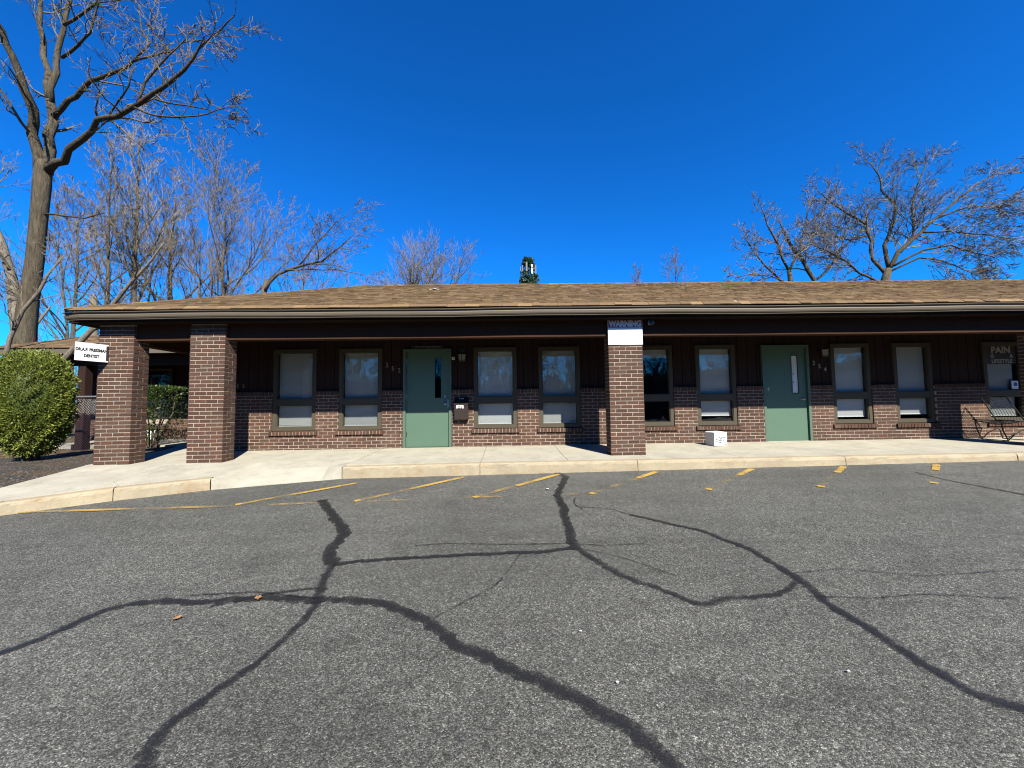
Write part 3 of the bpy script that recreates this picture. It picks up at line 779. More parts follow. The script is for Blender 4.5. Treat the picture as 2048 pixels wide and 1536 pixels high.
for r in range(nrow):
    d = r*EXPO; xl = XE+(XRD-XE)*min(1, d/slope_len)+.02
    x = xl-rnd.uniform(0, .25)
    while x < 16.2:
        wd = rnd.choice((.10, .13, .16, .19) if r else (.18, .22, .26, .30))
        x0_, x1_ = max(x, xl), x+wd-.003
        if x1_-x0_ > .05:
            oy = EY-.012+d*cs+rnd.uniform(-.003, .003); oz = EZ+.006+d*sn
            if r == 0: oy, oz = -.305+rnd.uniform(-.004, .004), 2.652+rnd.uniform(-.003, .003)
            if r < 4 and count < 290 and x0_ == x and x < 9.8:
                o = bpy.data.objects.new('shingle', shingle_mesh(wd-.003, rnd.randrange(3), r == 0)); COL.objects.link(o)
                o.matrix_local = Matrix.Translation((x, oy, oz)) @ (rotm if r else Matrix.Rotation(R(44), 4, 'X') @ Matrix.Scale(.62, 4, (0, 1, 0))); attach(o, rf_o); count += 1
            else:
                th = rnd.choice((.007, .011, .017)); e = EXPO+.03 if r < nrow-1 else max(.02, slope_len-d)
                cs_, sn_ = (cs, sn) if r else (math.cos(R(44)), math.sin(R(44))); e = e if r else .1
                q = lambda xx, yy, zz: (xx, oy+yy*cs_-zz*sn_, oz+yy*sn_+zz*cs_)
                rest.hexa([q(x0_,0,0),q(x1_,0,0),q(x1_,e,0),q(x0_,e,0)], [q(x0_,0,th),q(x1_,0,th),q(x1_,e,.002),q(x0_,e,.002)])
        x += wd
rest.build('shingle_courses', M['shingle'], rf_o, kind='stuff')
rc = MB(); xx = XRD
while xx < 16:
    rc.hexa([(xx,RY-.13,RZ-.035),(xx+.3,RY-.13,RZ-.038),(xx+.3,RY+.13,RZ-.038),(xx,RY+.13,RZ-.035)], [(xx,RY-.02,RZ+.028),(xx+.3,RY-.02,RZ+.02),(xx+.3,RY+.02,RZ+.02),(xx,RY+.02,RZ+.028)]); xx += .26
for k in range(20):
    t0, t1 = k/20, (k+1.15)/20
    p0 = Vector((XE, EY, EZ+.012)).lerp(Vector((XRD, RY, RZ+.012)), t0); p1 = Vector((XE, EY, EZ+.012)).lerp(Vector((XRD, RY, RZ+.012)), min(1, t1))
    n_ = Vector((.09, -.09, -.012))
    rc.hexa([tuple(p0+n_-Vector((0,0,.02))), tuple(p1+n_-Vector((0,0,.02))), tuple(p1-n_-Vector((0,0,.055))), tuple(p0-n_-Vector((0,0,.055)))],
            [tuple(p0+n_*.2+Vector((0,0,.014))), tuple(p1+n_*.2+Vector((0,0,.008))), tuple(p1-n_*.2+Vector((0,0,.008))), tuple(p0-n_*.2+Vector((0,0,.014)))])
rc.build('ridge_cap', M['shingle'], rf_o, kind='stuff')

# ------------------------------------------------------------------ the wing behind, across the walk
wing = empty('rear_wing', (-10, 5, 0), 'shaded brick and dark siding wing behind the left pillars, with a low hip roof', 'building')
wl = MB().box(-13.0, -6.05, 5.009, 5.13, -.12, 1.25); wl_o = wl.build('low_brick_wall', M['mortar'], wing)
b = MB(); rnd = random.Random(17)
for r in range(18):
    z = ZC0-CY*(r+1)+.006; xo = -13.0-(BL/2 if r % 2 else 0)
    for k in range(35):
        b0, b1 = max(-13, xo+k*BL), min(-6.06, xo+k*BL+BL-J)
        if b1-b0 < .03: continue
        for a_, b_ in (((-13, -11.2), (-10.2, -6.06)) if z+BH > ZS+.02 else ((-13, -6.06),)):
            c0, c1 = max(b0, a_), min(b1, b_)
            if c1-c0 > .03: b.box(c0, c1, 5+rnd.uniform(-.003, .002), 5.1, z, z+BH)
for k in range(13): b.box(-11.24+k*.0845, -11.24+k*.0845+.07, 4.965, 5.1, ZS, ZW0)
for k in range(45): b.box(-10.19+k*.0845, -10.19+k*.0845+.07, 4.985, 5.16, ZC0+.004, ZC1)
b.build('brick_courses', M['brick'], wl_o, kind='stuff')
MB().box(-13.0, -11.2, 5.05, 5.15, 1.25, 2.46).box(-10.2, -6.06, 5.052, 5.152, 1.25, 2.46).box(-11.2, -10.2, 5.054, 5.154, 2.2, 2.46).box(-13.0, -12.9, 5.16, 9, -.1, 2.46).build('wood_siding', M['siding'], wing)
f = MB(); f.box(-11.2,-11.12,4.985,5.12,ZW0,2.2).box(-10.28,-10.2,4.985,5.12,ZW0,2.2).box(-11.12,-10.28,4.987,5.12,ZW0,ZW0+.07).box(-11.12,-10.28,4.987,5.12,2.13,2.2).box(-11.12,-10.28,4.989,5.12,1.0,1.1)
f_o = f.build('window', M['frame'], wing)
for za, zb in ((.525, 1.0), (1.1, 2.13)): MB().box(-11.12,-10.28,5.05,5.054,za,zb).build('pane', M['glass'], f_o)
MB().box(-11.3,-10.0,5.6,5.7,.2,2.4).build('blind', M['room'], f_o)
MB().box(-13.3,-7.6,3.50,3.68,2.15,2.42).build('porch_beam', M['beam'], wing)
MB().box(-11.42,-11.22,3.5,3.69,-.1,2.15).box(-11.46,-11.18,3.46,3.73,-.1,.06).build('porch_post', M['siding'], wing)
MB().box(-13.35,-7.63,3.3,5.05,2.425,2.44).build('soffit', M['soffit'], wing)
MB().box(-13.4,-7.62,3.2,3.3,2.42,2.56).build('gutter', M['gutter'], wing)
r2 = MB(); r2.add([(-13.5,3.18,2.57),(-7.6,3.18,2.57),(-7.6,6.9,4.1),(-9.8,6.9,4.1),(-13.5,10.6,2.57),(-7.6,10.6,2.57)], [(0,1,2,3),(3,2,5,4),(4,0,3),(0,4,5,1)])
r2_o = r2.build('roof', M['shingle'], wing)
sh = MB(); rnd = random.Random(8)
for r in range(26):
    d = r*EXPO; y_ = 3.17+d*.925; z_ = 2.578+d*.38; x = -13.5+3.7*d/4.0
    while x < -7.7:
        wd = rnd.choice((.2, .28, .34)); x1_ = min(x+wd-.004, -7.6)
        sh.hexa([(x,y_,z_),(x1_,y_,z_),(x1_,y_+.16,z_+.066),(x,y_+.16,z_+.066)], [(x,y_-.003,z_+.01),(x1_,y_-.003,z_+.01),(x1_,y_+.16,z_+.069),(x,y_+.16,z_+.069)]); x += wd
sh.build('shingle_courses', M['shingle'], r2_o, kind='stuff')

# ------------------------------------------------------------------ lettering
def text(s, name, mat, parent, loc, size, sx=1., bold=0., align='CENTER', ext=.001, rotz=0., spacing=1.):
    """flat raised letters standing upright, read from -Y; loc is the middle of the baseline"""
    cu = bpy.data.curves.new('lettering', 'FONT'); cu.body = s; cu.size = size; cu.align_x = align; cu.offset = bold; cu.extrude = ext; cu.resolution_u = 3; cu.space_character = spacing
    to = bpy.data.objects.new('lettering', cu); COL.objects.link(to)
    dg = bpy.context.evaluated_depsgraph_get(); dg.update()
    me = bpy.data.meshes.new_from_object(to.evaluated_get(dg))
    bpy.data.objects.remove(to); bpy.data.curves.remove(cu)
    me.transform(Matrix.Translation(loc) @ Matrix.Rotation(rotz, 4, 'Z') @ Matrix.Rotation(R(90), 4, 'X') @ Matrix.Diagonal((sx, 1, 1, 1)))
    me.materials.clear(); me.materials.append(mat)
    o = bpy.data.objects.new(name, me); COL.objects.link(o)
    if parent: attach(o, parent)
    return o
# dentist blade sign standing out from the first pillar
sg = empty('dentist_sign', (-7.09, -.25, 1.75), 'white blade sign reading DR.A.F. PRESSMAN DENTIST on the leftmost brick pillar', 'sign')
SX = -7.085
MB().box(SX-.006, SX+.006, -.50, -.012, 1.785, 2.095).build('panel', M['white'], sg)
br = MB().box(SX-.02, SX-.006, -.06, .0, 1.79, 2.09).box(SX+.0065, SX+.0085, -.045, -.015, 1.81, 2.07); br.build('bracket', M['steel'], sg)
text('DR.A.F. PRESSMAN', 'lettering', M['ink'], sg, (SX+.008, -.262, 1.955), .070, .82, .0028, rotz=R(90))
text('DENTIST', 'lettering', M['ink'], sg, (SX+.008, -.262, 1.85), .070, .82, .0028, rotz=R(90))
swing = Matrix.Translation((SX, -.012, 0)) @ Matrix.Rotation(R(-19), 4, 'Z') @ Matrix.Scale(.88, 4, (0, 1, 0)) @ Matrix.Translation((-SX, .012, 0))
for ch_ in sg.children: ch_.data.transform(swing)
# warning sign
ws = empty('warning_sign', (2.155, -.01, 2.0), 'white warning sign with a red WARNING band at the top of the middle pillar', 'sign')
MB().box(1.842, 2.468, -.016, -.005, 2.006, 2.478).build('panel', M['white'], ws)
MB().box(1.85, 2.46, -.019, -.0165, 2.318, 2.466).build('red_band', M['red'], ws)
text('WARNING', 'lettering', M['white'], ws, (2.155, -.0205, 2.338), .15, .80, .008)
# numbers and names on the wall
SY = WY+.052
hn = empty('house_number', (-2.5, SY, 1.7), 'dull numerals 252 stepping down the siding left of the nearer green door', 'house number')
for s_, x_, z_ in (('2', -2.60, 1.80), ('5', -2.475, 1.725), ('2', -2.335, 1.68)): text(s_, 'numeral', M['dimletter'], hn, (x_, SY-.003, z_), .14, .85, .001)
hn = empty('house_number', (6.9, SY, 1.7), 'pale numerals 254 stepping down the siding right of the farther green door', 'house number')
for s_, x_, z_ in (('2', 6.76, 1.74), ('5', 6.885, 1.67), ('4', 7.01, 1.60)): text(s_, 'numeral', M['pale'], hn, (x_, SY-.003, z_), .135, .85, .002)
hn = empty('house_number', (-5.7, SY, 1.5), 'dark numerals 25 on the siding just right of the second pillar', 'house number')
for s_, x_, z_ in (('2', -5.80, 1.38), ('5', -5.68, 1.38)): text(s_, 'numeral', M['dimletter'], hn, (x_, SY-.003, z_), .12, .85, .001)
ns = empty('name_plate', (-1.7, SY, 2.22), 'small dark name plate with QUALITY SOFTWARE SYSTEMS, INC. above the nearer green door', 'sign')
MB().box(-2.08, -1.36, SY-.012, SY-.003, 2.196, 2.262).build('plate', M['ink'], ns)
text('QUALITY SOFTWARE SYSTEMS, INC.', 'lettering', M['pale'], ns, (-1.72, SY-.0135, 2.214), .048, .76, .0006)

def lantern(x, z, label):
    t = empty('wall_lantern', (x, SY, z), label, 'lantern', 'lanterns beside the green doors')
    MB().box(x-.055, x+.055, SY-.02, SY, z+.12, z+.30).build('back_plate', M['dark'], t)
    MB().tube([(x, SY-.01, z+.22), (x, SY-.07, z+.27), (x, SY-.12, z+.24), (x, SY-.12, z+.17)], .010, 8).build('arm', M['dark'], t)
    c = MB(); lathe(c, (x, SY-.12, z), [(.001, .20), (.03, .185), (.085, .155), (.09, .145), (.001, .145)], 4); c.build('cap', M['dark'], t)
    g_ = MB(); lathe(g_, (x, SY-.12, z), [(.001, .144), (.082, .144), (.062, .0), (.001, .0)], 4); g_.build('glass_body', M['lampglass'], t)
    f_ = MB(); lathe(f_, (x, SY-.12, z), [(.001, 0), (.082, 0), (.082, -.012), (.02, -.03), (.001, -.03)], 4)
    for k in range(4):
        a_ = math.pi/2*k; f_.tube([(x+.084*math.cos(a_), SY-.12+.084*math.sin(a_), z+.144), (x+.066*math.cos(a_), SY-.12+.066*math.sin(a_), z)], .006, 4)
    f_.build('cage', M['dark'], t)
lantern(-.96, 1.90, 'dark wall lantern between the nearer green door and its window')
lantern(6.94, 1.92, 'dark wall lantern above the numerals beside the farther green door')
ch = empty('chime_button', (-1.15, SY, 1.95), 'small white square chime button at the upper corner of the nearer green door', 'button')
MB().box(-1.185, -1.125, WY-.02, WY+.0, 1.94, 2.0).build('plate', M['white'], ch); MB().tube([(-1.155, WY-.02, 1.97), (-1.155, WY-.027, 1.97)], .012, 10).build('button', M['dark'], ch)
mbx = empty('mailbox', (-.97, WY, .75), 'dark brown mailbox with a white 252 sticker beside the nearer green door', 'mailbox')
X0, X1 = -1.12, -.83; Y1 = WY-.014
bx_ = MB().hexa([(X0,Y1-.10,.655),(X1,Y1-.10,.655),(X1,Y1,.655),(X0,Y1,.655)], [(X0,Y1-.13,.985),(X1,Y1-.13,.985),(X1,Y1,.985),(X0,Y1,.985)]); bx_.build('body', M['mailbox'], mbx)
MB().hexa([(X0-.008,Y1-.14,.96),(X1+.008,Y1-.14,.96),(X1+.008,Y1,.99),(X0-.008,Y1,.99)], [(X0-.008,Y1-.142,.995),(X1+.008,Y1-.142,.995),(X1+.008,Y1,1.13),(X0-.008,Y1,1.13)]).build('lid', M['mailbox'], mbx)
MB().box(-1.02, -.92, Y1-.1, Y1-.085, 1.085, 1.10).build('handle', M['steel'], mbx)
st_ = MB().hexa([(-1.075,Y1-.1285,.885),(-.925,Y1-.1285,.885),(-.925,Y1-.1,.885),(-1.075,Y1-.1,.885)], [(-1.075,Y1-.1345,.955),(-.925,Y1-.1345,.955),(-.925,Y1-.1,.955),(-1.075,Y1-.1,.955)]).build('sticker', M['white'], mbx)
text('252', 'lettering', M['ink'], mbx, (-1.0, Y1-.136, .892), .075, .95, .001)
# security camera under the beam
sc_ = empty('security_camera', (2.62, 0, 2.42), 'black dome security camera with pale ring under the eave beside the warning sign', 'camera')
MB().tube([(2.62, .05, 2.44), (2.62, -.01, 2.44), (2.62, -.03, 2.40)], .018, 8).build('mount', M['dark'], sc_)
c = MB(); c.tube([(2.62, -.0, 2.40), (2.62, -.03, 2.40), (2.62, -.06, 2.395), (2.62, -.075, 2.393)], [.05, .055, .045, .02], 16); c.build('dome', M['dark'], sc_)
c = MB(); ring = [(2.62+.052*math.cos(a_*math.pi/12-.6), -.045, 2.40+.052*math.sin(a_*math.pi/12-.6)) for a_ in range(19)]; c.tube(ring, .006, 6); c.build('ring', M['steel'], sc_)
# poster and sticker in the last window
ps = empty('window_poster', (10.95, WY+.07, 1.8), 'black poster reading PAIN IS A LIFESTYLE inside the rightmost window', 'poster')
PY = WY+.062
MB().box(10.62, 11.32, PY, PY+.002, 1.72, 2.12).build('sheet', M['ink'], ps)
text('PAIN', 'lettering', M['pale'], ps, (10.98, PY-.001, 1.965), .20, 1.0, .006, ext=.0005)
text('IS', 'lettering', M['pale'], ps, (10.78, PY-.001, 1.86), .105, 1.0, .003, ext=.0005); text('A', 'lettering', M['pale'], ps, (11.21, PY-.001, 1.86), .105, 1.0, .003, ext=.0005)
text('LIFESTYLE', 'lettering', M['pale'], ps, (10.99, PY-.001, 1.745), .115, .93, .003, ext=.0005)
sk = empty('window_sticker', (11.25, PY, 1.2), 'small blue and white square sticker on the rightmost window', 'sticker')
MB().box(11.15, 11.30, PY-.012, PY-.010, 1.16, 1.34).build('sheet', M['white'], sk); MB().tube([(11.235, PY-.012, 1.265), (11.235, PY-.014, 1.265)], .045, 12).build('emblem', M['bluemetal'], sk)

# white cardboard box on the walk
cb = empty('cardboard_box', (4.27, 1.0, .05), 'white cardboard courier box with blue print on the walk below a window', 'box')
bz = walk_z(4.4, 1.0)+.003; rm_ = Matrix.Translation((4.27, 1.0, bz)) @ Matrix.Rotation(R(11), 4, 'Z') @ Matrix.Scale(.88, 4)
def rot_mb(mb, m):
    mb.v = [tuple(m @ Vector(p)) for p in mb.v]; return mb
rot_mb(MB().box(-.165, .165, -.15, .15, 0, .30), rm_).build('carton', M['paper'], cb)
rot_mb(MB().hexa([(-.168,-.153,.296),(.168,-.153,.296),(.168,.153,.296),(-.168,.153,.296)], [(-.166,-.151,.304),(.166,-.151,.304),(.15,.14,.318),(-.15,.14,.318)]), rm_).build('lid_flaps', M['paper'], cb)
ring = [(-.095+.028*math.cos(a_*math.pi/8), -.152, .115+.028*math.sin(a_*math.pi/8)) for a_ in range(17)]
rot_mb(MB().tube(ring, .007, 5).tube([(-.12, -.152, .125), (-.112, -.152, .165), (-.09, -.152, .195)], .006, 5), rm_).build('emblem', M['blueink'], cb)
rot_mb(MB().tube([(-.01, -.15, .255), (-.01, -.153, .255)], .009, 8), rm_).build('mark', M['ink'], cb)
rot_mb(MB().box(.10, .155, -.1525, -.1505, .012, .028), rm_).build('red_label', M['red'], cb)
for i, s_ in enumerate(('Diagnostic', 'Referral', 'Labs')):
    o = text(s_, 'lettering', M['blueink'], None, (-.055, -.1525, .165-.05*i), .05, .85, .0016, align='LEFT'); o.data.transform(rm_); attach(o, cb)
# wire patio chair by the last window
wc = empty('wire_chair', (10.3, 1.0, .05), 'black wire mesh patio chair at the right end of the walk', 'chair')
cz = walk_z(10, .9)
fr_ = MB(); X, Y = 9.93, 1.0
for y in (Y-.22, Y+.22):
    fr_.tube([(X+.02, y, cz+.40), (X+.05, y, cz+.22), (X+.14, y, cz+.015), (X+.3, y, cz+.15), (X+.5, y, cz+.24), (X+.55, y, cz+.2), (X+.6, y, cz+.015), (X+.72, y, cz+.02), (X+.85, y, cz+.12)], .011, 6)
fr_.tube([(X+.14, Y-.22, cz+.015), (X+.14, Y+.22, cz+.015)], .009, 6); fr_.tube([(X+.6, Y-.22, cz+.015), (X+.6, Y+.22, cz+.015)], .009, 6)
fr_.build('leg_frame', M['dark'], wc)
se = MB()
for k in range(12):
    x_ = X+.02+k*.042; zz = cz+.40-.05*math.sin(k/11*math.pi)
    se.tube([(x_, Y-.23, zz+.012), (x_, Y, zz-.03), (x_, Y+.23, zz+.012)], .0035, 5)
for k in range(9):
    y_ = Y-.22+k*.055
    se.tube([(X+.02, y_, cz+.40), (X+.25, y_, cz+.34), (X+.5, y_, cz+.39)], .0035, 5)
se.tube([(X, Y-.24, cz+.42), (X+.5, Y-.24, cz+.41), (X+.5, Y+.24, cz+.41), (X, Y+.24, cz+.42), (X, Y-.24, cz+.42)], .011, 6)
se.build('seat', M['dark'], wc)
bk = MB()
for k in range(10):
    y_ = Y-.22+k*.049
    bk.tube([(X+.50, y_, cz+.40), (X+.40, y_*.96+Y*.04, cz+.62), (X+.18, y_*.9+Y*.1, cz+.90)], .0035, 5)
bk.tube([(X+.50, Y-.23, cz+.40), (X+.18, Y-.205, cz+.90), (X+.17, Y+.205, cz+.90), (X+.50, Y+.23, cz+.40)], .011, 6)
bk.build('backrest', M['dark'], wc)
# crumpled plastic on the gutter, scrap on the roof
def crumple(name, c, r, seed, mat, label, cat, flat=.5):
    rnd = random.Random(seed); m = MB(); n = 12
    prof = [(0, 1), (.45, .85), (.8, .55), (1, .15), (.85, 0), (0, 0)]
    for pr, pz in prof:
        for k in range(n):
            a_ = 2*math.pi*k/n; q = 1+rnd.uniform(-.3, .3)
            m.v.append((c[0]+r*pr*q*math.cos(a_)*1.35, c[1]+r*pr*q*math.sin(a_), c[2]+r*flat*pz*(1+rnd.uniform(-.25, .25))))
    for i in range(len(prof)-1):
        for k in range(n): m.f.append((i*n+k, i*n+(k+1) % n, (i+1)*n+(k+1) % n, (i+1)*n+k))
    return tag(m.build(name, mat), label, cat)
crumple('plastic_bag', (4.07, -.2, 2.655), .075, 2, M['litter'], 'crumpled clear white plastic caught on the gutter edge right of centre', 'plastic bag', 1.0)
crumple('paper_scrap', (-1.7, 2.3, 3.735), .11, 3, M['litter'], 'white scrap lying high on the roof shingles left of centre', 'scrap', .25)
# white utility box below the far window
ub = empty('utility_box', (-10.55, 4.85, .05), 'white utility box on the ground below the rear wing window', 'box')
MB().box(-10.82, -10.42, 4.72, 4.95, -.05, .30).build('cabinet', M['white'], ub); MB().box(-10.84, -10.40, 4.70, 4.97, .302, .325).build('cover', M['white'], ub)
MB().box(-10.95, -10.3, 4.6, 5.0, -.10, -.05).build('plinth', M['concrete'], ub)

# ------------------------------------------------------------------ small litter on the asphalt
rnd = random.Random(77)
def leaf_at(x, y, size, mat, name, label, cat, group, seed):
    r_ = random.Random(seed); a_ = r_.uniform(0, 6.28); m = MB(); n = 7; up = []
    for i in range(n):
        t = i/(n-1); w_ = size*.34*math.sin(math.pi*min(1, t*1.02+.02))**.8+.002; l_ = (t-.5)*size
        for s in (-1, 0, 1):
            lx, ly = l_, s*w_; xx, yy = x+lx*math.cos(a_)-ly*math.sin(a_), y+lx*math.sin(a_)+ly*math.cos(a_)
            m.v.append((xx, yy, lot(xx, yy)+.012+(abs(s)*.012+.01*abs(t-.5))*size/.08*r_.uniform(.5, 1.2)))
    for i in range(n-1):
        for s in (0, 1): m.f.append((3*i+s, 3*i+s+1, 3*i+4+s, 3*i+3+s))
    return tag(m.build(name, mat), label, cat, group)
for i, (x, y, s_, lb) in enumerate([(-1.81,-4.08,.06,'dry orange leaf lying on the sealed crack left of centre'), (-2.21,-4.29,.05,'thin dry leaf on bare asphalt below the left crack')]):
    leaf_at(x, y, s_, M['leafdry'], 'fallen_leaf', lb, 'leaf', 'dry leaves on the asphalt', i)
for i, (x, y, s_, lb) in enumerate([(.43,-4.55,.018,'white litter flake in the middle of the near asphalt'), (.54,-4.95,.016,'white litter flake right of the big near crack'), (1.74,-4.93,.016,'white litter flake left of the long right hand crack'),
                                    (.54,-1.57,.05,'white litter flake beside the crack near the kerb')]):
    leaf_at(x, y, s_, M['litter'], 'litter_flake', lb, 'litter', 'white flakes on the asphalt', 30+i)

# ------------------------------------------------------------------ bare trees
def norm(v):
    l = math.sqrt(v[0]**2+v[1]**2+v[2]**2) or 1; return (v[0]/l, v[1]/l, v[2]/l)
def bend(d, ang_, rnd):
    u = norm((rnd.gauss(0, 1), rnd.gauss(0, 1), rnd.gauss(0, 1)))
    k = d[0]*u[0]+d[1]*u[1]+d[2]*u[2]; u = norm((u[0]-k*d[0], u[1]-k*d[1], u[2]-k*d[2]))
    c_, s_ = math.cos(ang_), math.sin(ang_)
    return (d[0]*c_+u[0]*s_, d[1]*c_+u[1]*s_, d[2]*c_+u[2]*s_)
def branch(out, p, d, L, r, lev, mx, rnd, prm):
    n = 7 if lev <= 1 else (5 if lev == 2 else 3)
    pts = [p]; rad = [r]; dirs = [d]; st = L/n; wand = prm.get('wander', .11)*(1 if lev < 3 else 1.15)
    rend = max(prm.get('rmin', .006), r*(.42 if lev < mx else .5))
    for i in range(n):
        d = norm((d[0]+rnd.gauss(0, wand), d[1]+rnd.gauss(0, wand), d[2]+rnd.gauss(0, wand)+prm.get('up', .07)))
        p = (p[0]+d[0]*st, p[1]+d[1]*st, p[2]+d[2]*st); pts.append(p); rad.append(r+(rend-r)*(i+1)/n); dirs.append(d)
    out.append((lev, pts, rad)); spawn(out, pts, rad, dirs, L, lev, mx, rnd, prm)
def spawn(out, pts, rad, dirs, L, lev, mx, rnd, prm, t0=.22):
    if lev >= mx: return
    n = len(pts)-1; k = prm['kids'][min(lev, len(prm['kids'])-1)]
    for j in range(k):
        t = 1.0 if j == 0 else rnd.uniform(t0, .98)
        x = t*n; i = min(n-1, int(x)); fr_ = x-i
        p = tuple(pts[i][q]+(pts[i+1][q]-pts[i][q])*fr_ for q in range(3))
        rr = (rad[i]+(rad[i+1]-rad[i])*fr_)
        a_ = rnd.uniform(*prm.get('ang', (.38, .85)))*(.5 if j == 0 else 1)
        ln = L*prm.get('ratio', .55)*rnd.uniform(.65, 1.2)*(1.15-.45*t)
        branch(out, p, bend(dirs[min(i+1, n)], a_, rnd), ln, max(prm.get('rmin', .006), rr*prm.get('rr', .55)), lev+1, mx, rnd, prm)
def build_tree(name, out, loc, label, cat='tree', group=None, bark='bark2', twig='twig', split=1, buds=0, seed=0, budsize=.05):
    t = empty(name, loc, label, cat, group)
    tr, br_ = MB(), MB(); tips = []
    for lev, pts, rad in out:
        if lev <= split: tr.tube(pts, rad, 9 if lev == 0 else 6)
        else: br_.tube(pts, rad, 4 if lev == 2 else 3, cap=False)
        if lev >= 3: tips += pts[1:]
    tr.build('trunk', M[bark], t, smooth=True); br_.build('crown', M[twig], t, kind=None)
    if buds:
        rnd = random.Random(seed+99); b = MB()
        for p in rnd.sample(tips, min(buds, len(tips))):
            for _ in range(2):
                q = [p[i]+rnd.gauss(0, .05) for i in range(3)]; a_ = norm((rnd.gauss(0,1), rnd.gauss(0,1), rnd.gauss(0,1))); c_ = bend(a_, 1.57, rnd); s_ = budsize*rnd.uniform(.6, 1.4)
                b.quad(tuple(q), tuple(q[i]+a_[i]*s_+c_[i]*s_*.35 for i in range(3)), tuple(q[i]+a_[i]*s_*1.8 for i in range(3)), tuple(q[i]+a_[i]*s_-c_[i]*s_*.35 for i in range(3)))
        b.build('buds', M['bud'], t, kind='stuff')
    return t
def grow_tree(seed, base, H, r, fork=.35, limbs=6, spread=(.35, .8), mx=4, lean=(0, 0), limb_len=.5, **prm):
    rnd = random.Random(seed); out = []; prm.setdefault('kids', [6, 6, 5, 4])
    n = 7; pts = []; rad = []; x, y, z = base; dirs = []
    top = H*fork if prm.get('forked') else H*.9
    for i in range(n+1):
        t = i/n; pts.append((x+lean[0]*t*t*top+rnd.gauss(0, .02*r*10), y+lean[1]*t*t*top+rnd.gauss(0, .02*r*10), z-.3+t*(top+.3)))
        rad.append(r*(1.25 if i == 0 else 1)*(1-(.35 if prm.get('forked') else .88)*t))
    for i in range(n+1):
        a_, b_ = pts[max(0, i-1)], pts[min(n, i+1)]; dirs.append(norm((b_[0]-a_[0], b_[1]-a_[1], b_[2]-a_[2])))
    out.append((0, pts, rad))
    for j in range(limbs):
        if prm.get('forked'): t = 1.0 if j < 3 else rnd.uniform(.7, .98)
        else: t = fork+(.98-fork)*(j/(limbs-1))**.9
        xi = t*n; i = min(n-1, int(xi)); fr_ = xi-i
        p = tuple(pts[i][q]+(pts[i+1][q]-pts[i][q])*fr_ for q in range(3)); rr = rad[i]+(rad[i+1]-rad[i])*fr_
        az = 2.4*j+rnd.uniform(-.4, .4); th = rnd.uniform(*spread)*(1 if prm.get('forked') else 1.15-.5*t)
        d = (math.sin(th)*math.cos(az), math.sin(th)*math.sin(az), math.cos(th))
        L = H*limb_len*(rnd.uniform(.8, 1.1) if prm.get('forked') else (1.15-.75*(t-fork)/(1-fork))*rnd.uniform(.75, 1.1))
        branch(out, p, d, L, max(.02, rr*(.62 if prm.get('forked') else .5)), 1, mx, rnd, prm)
    return out

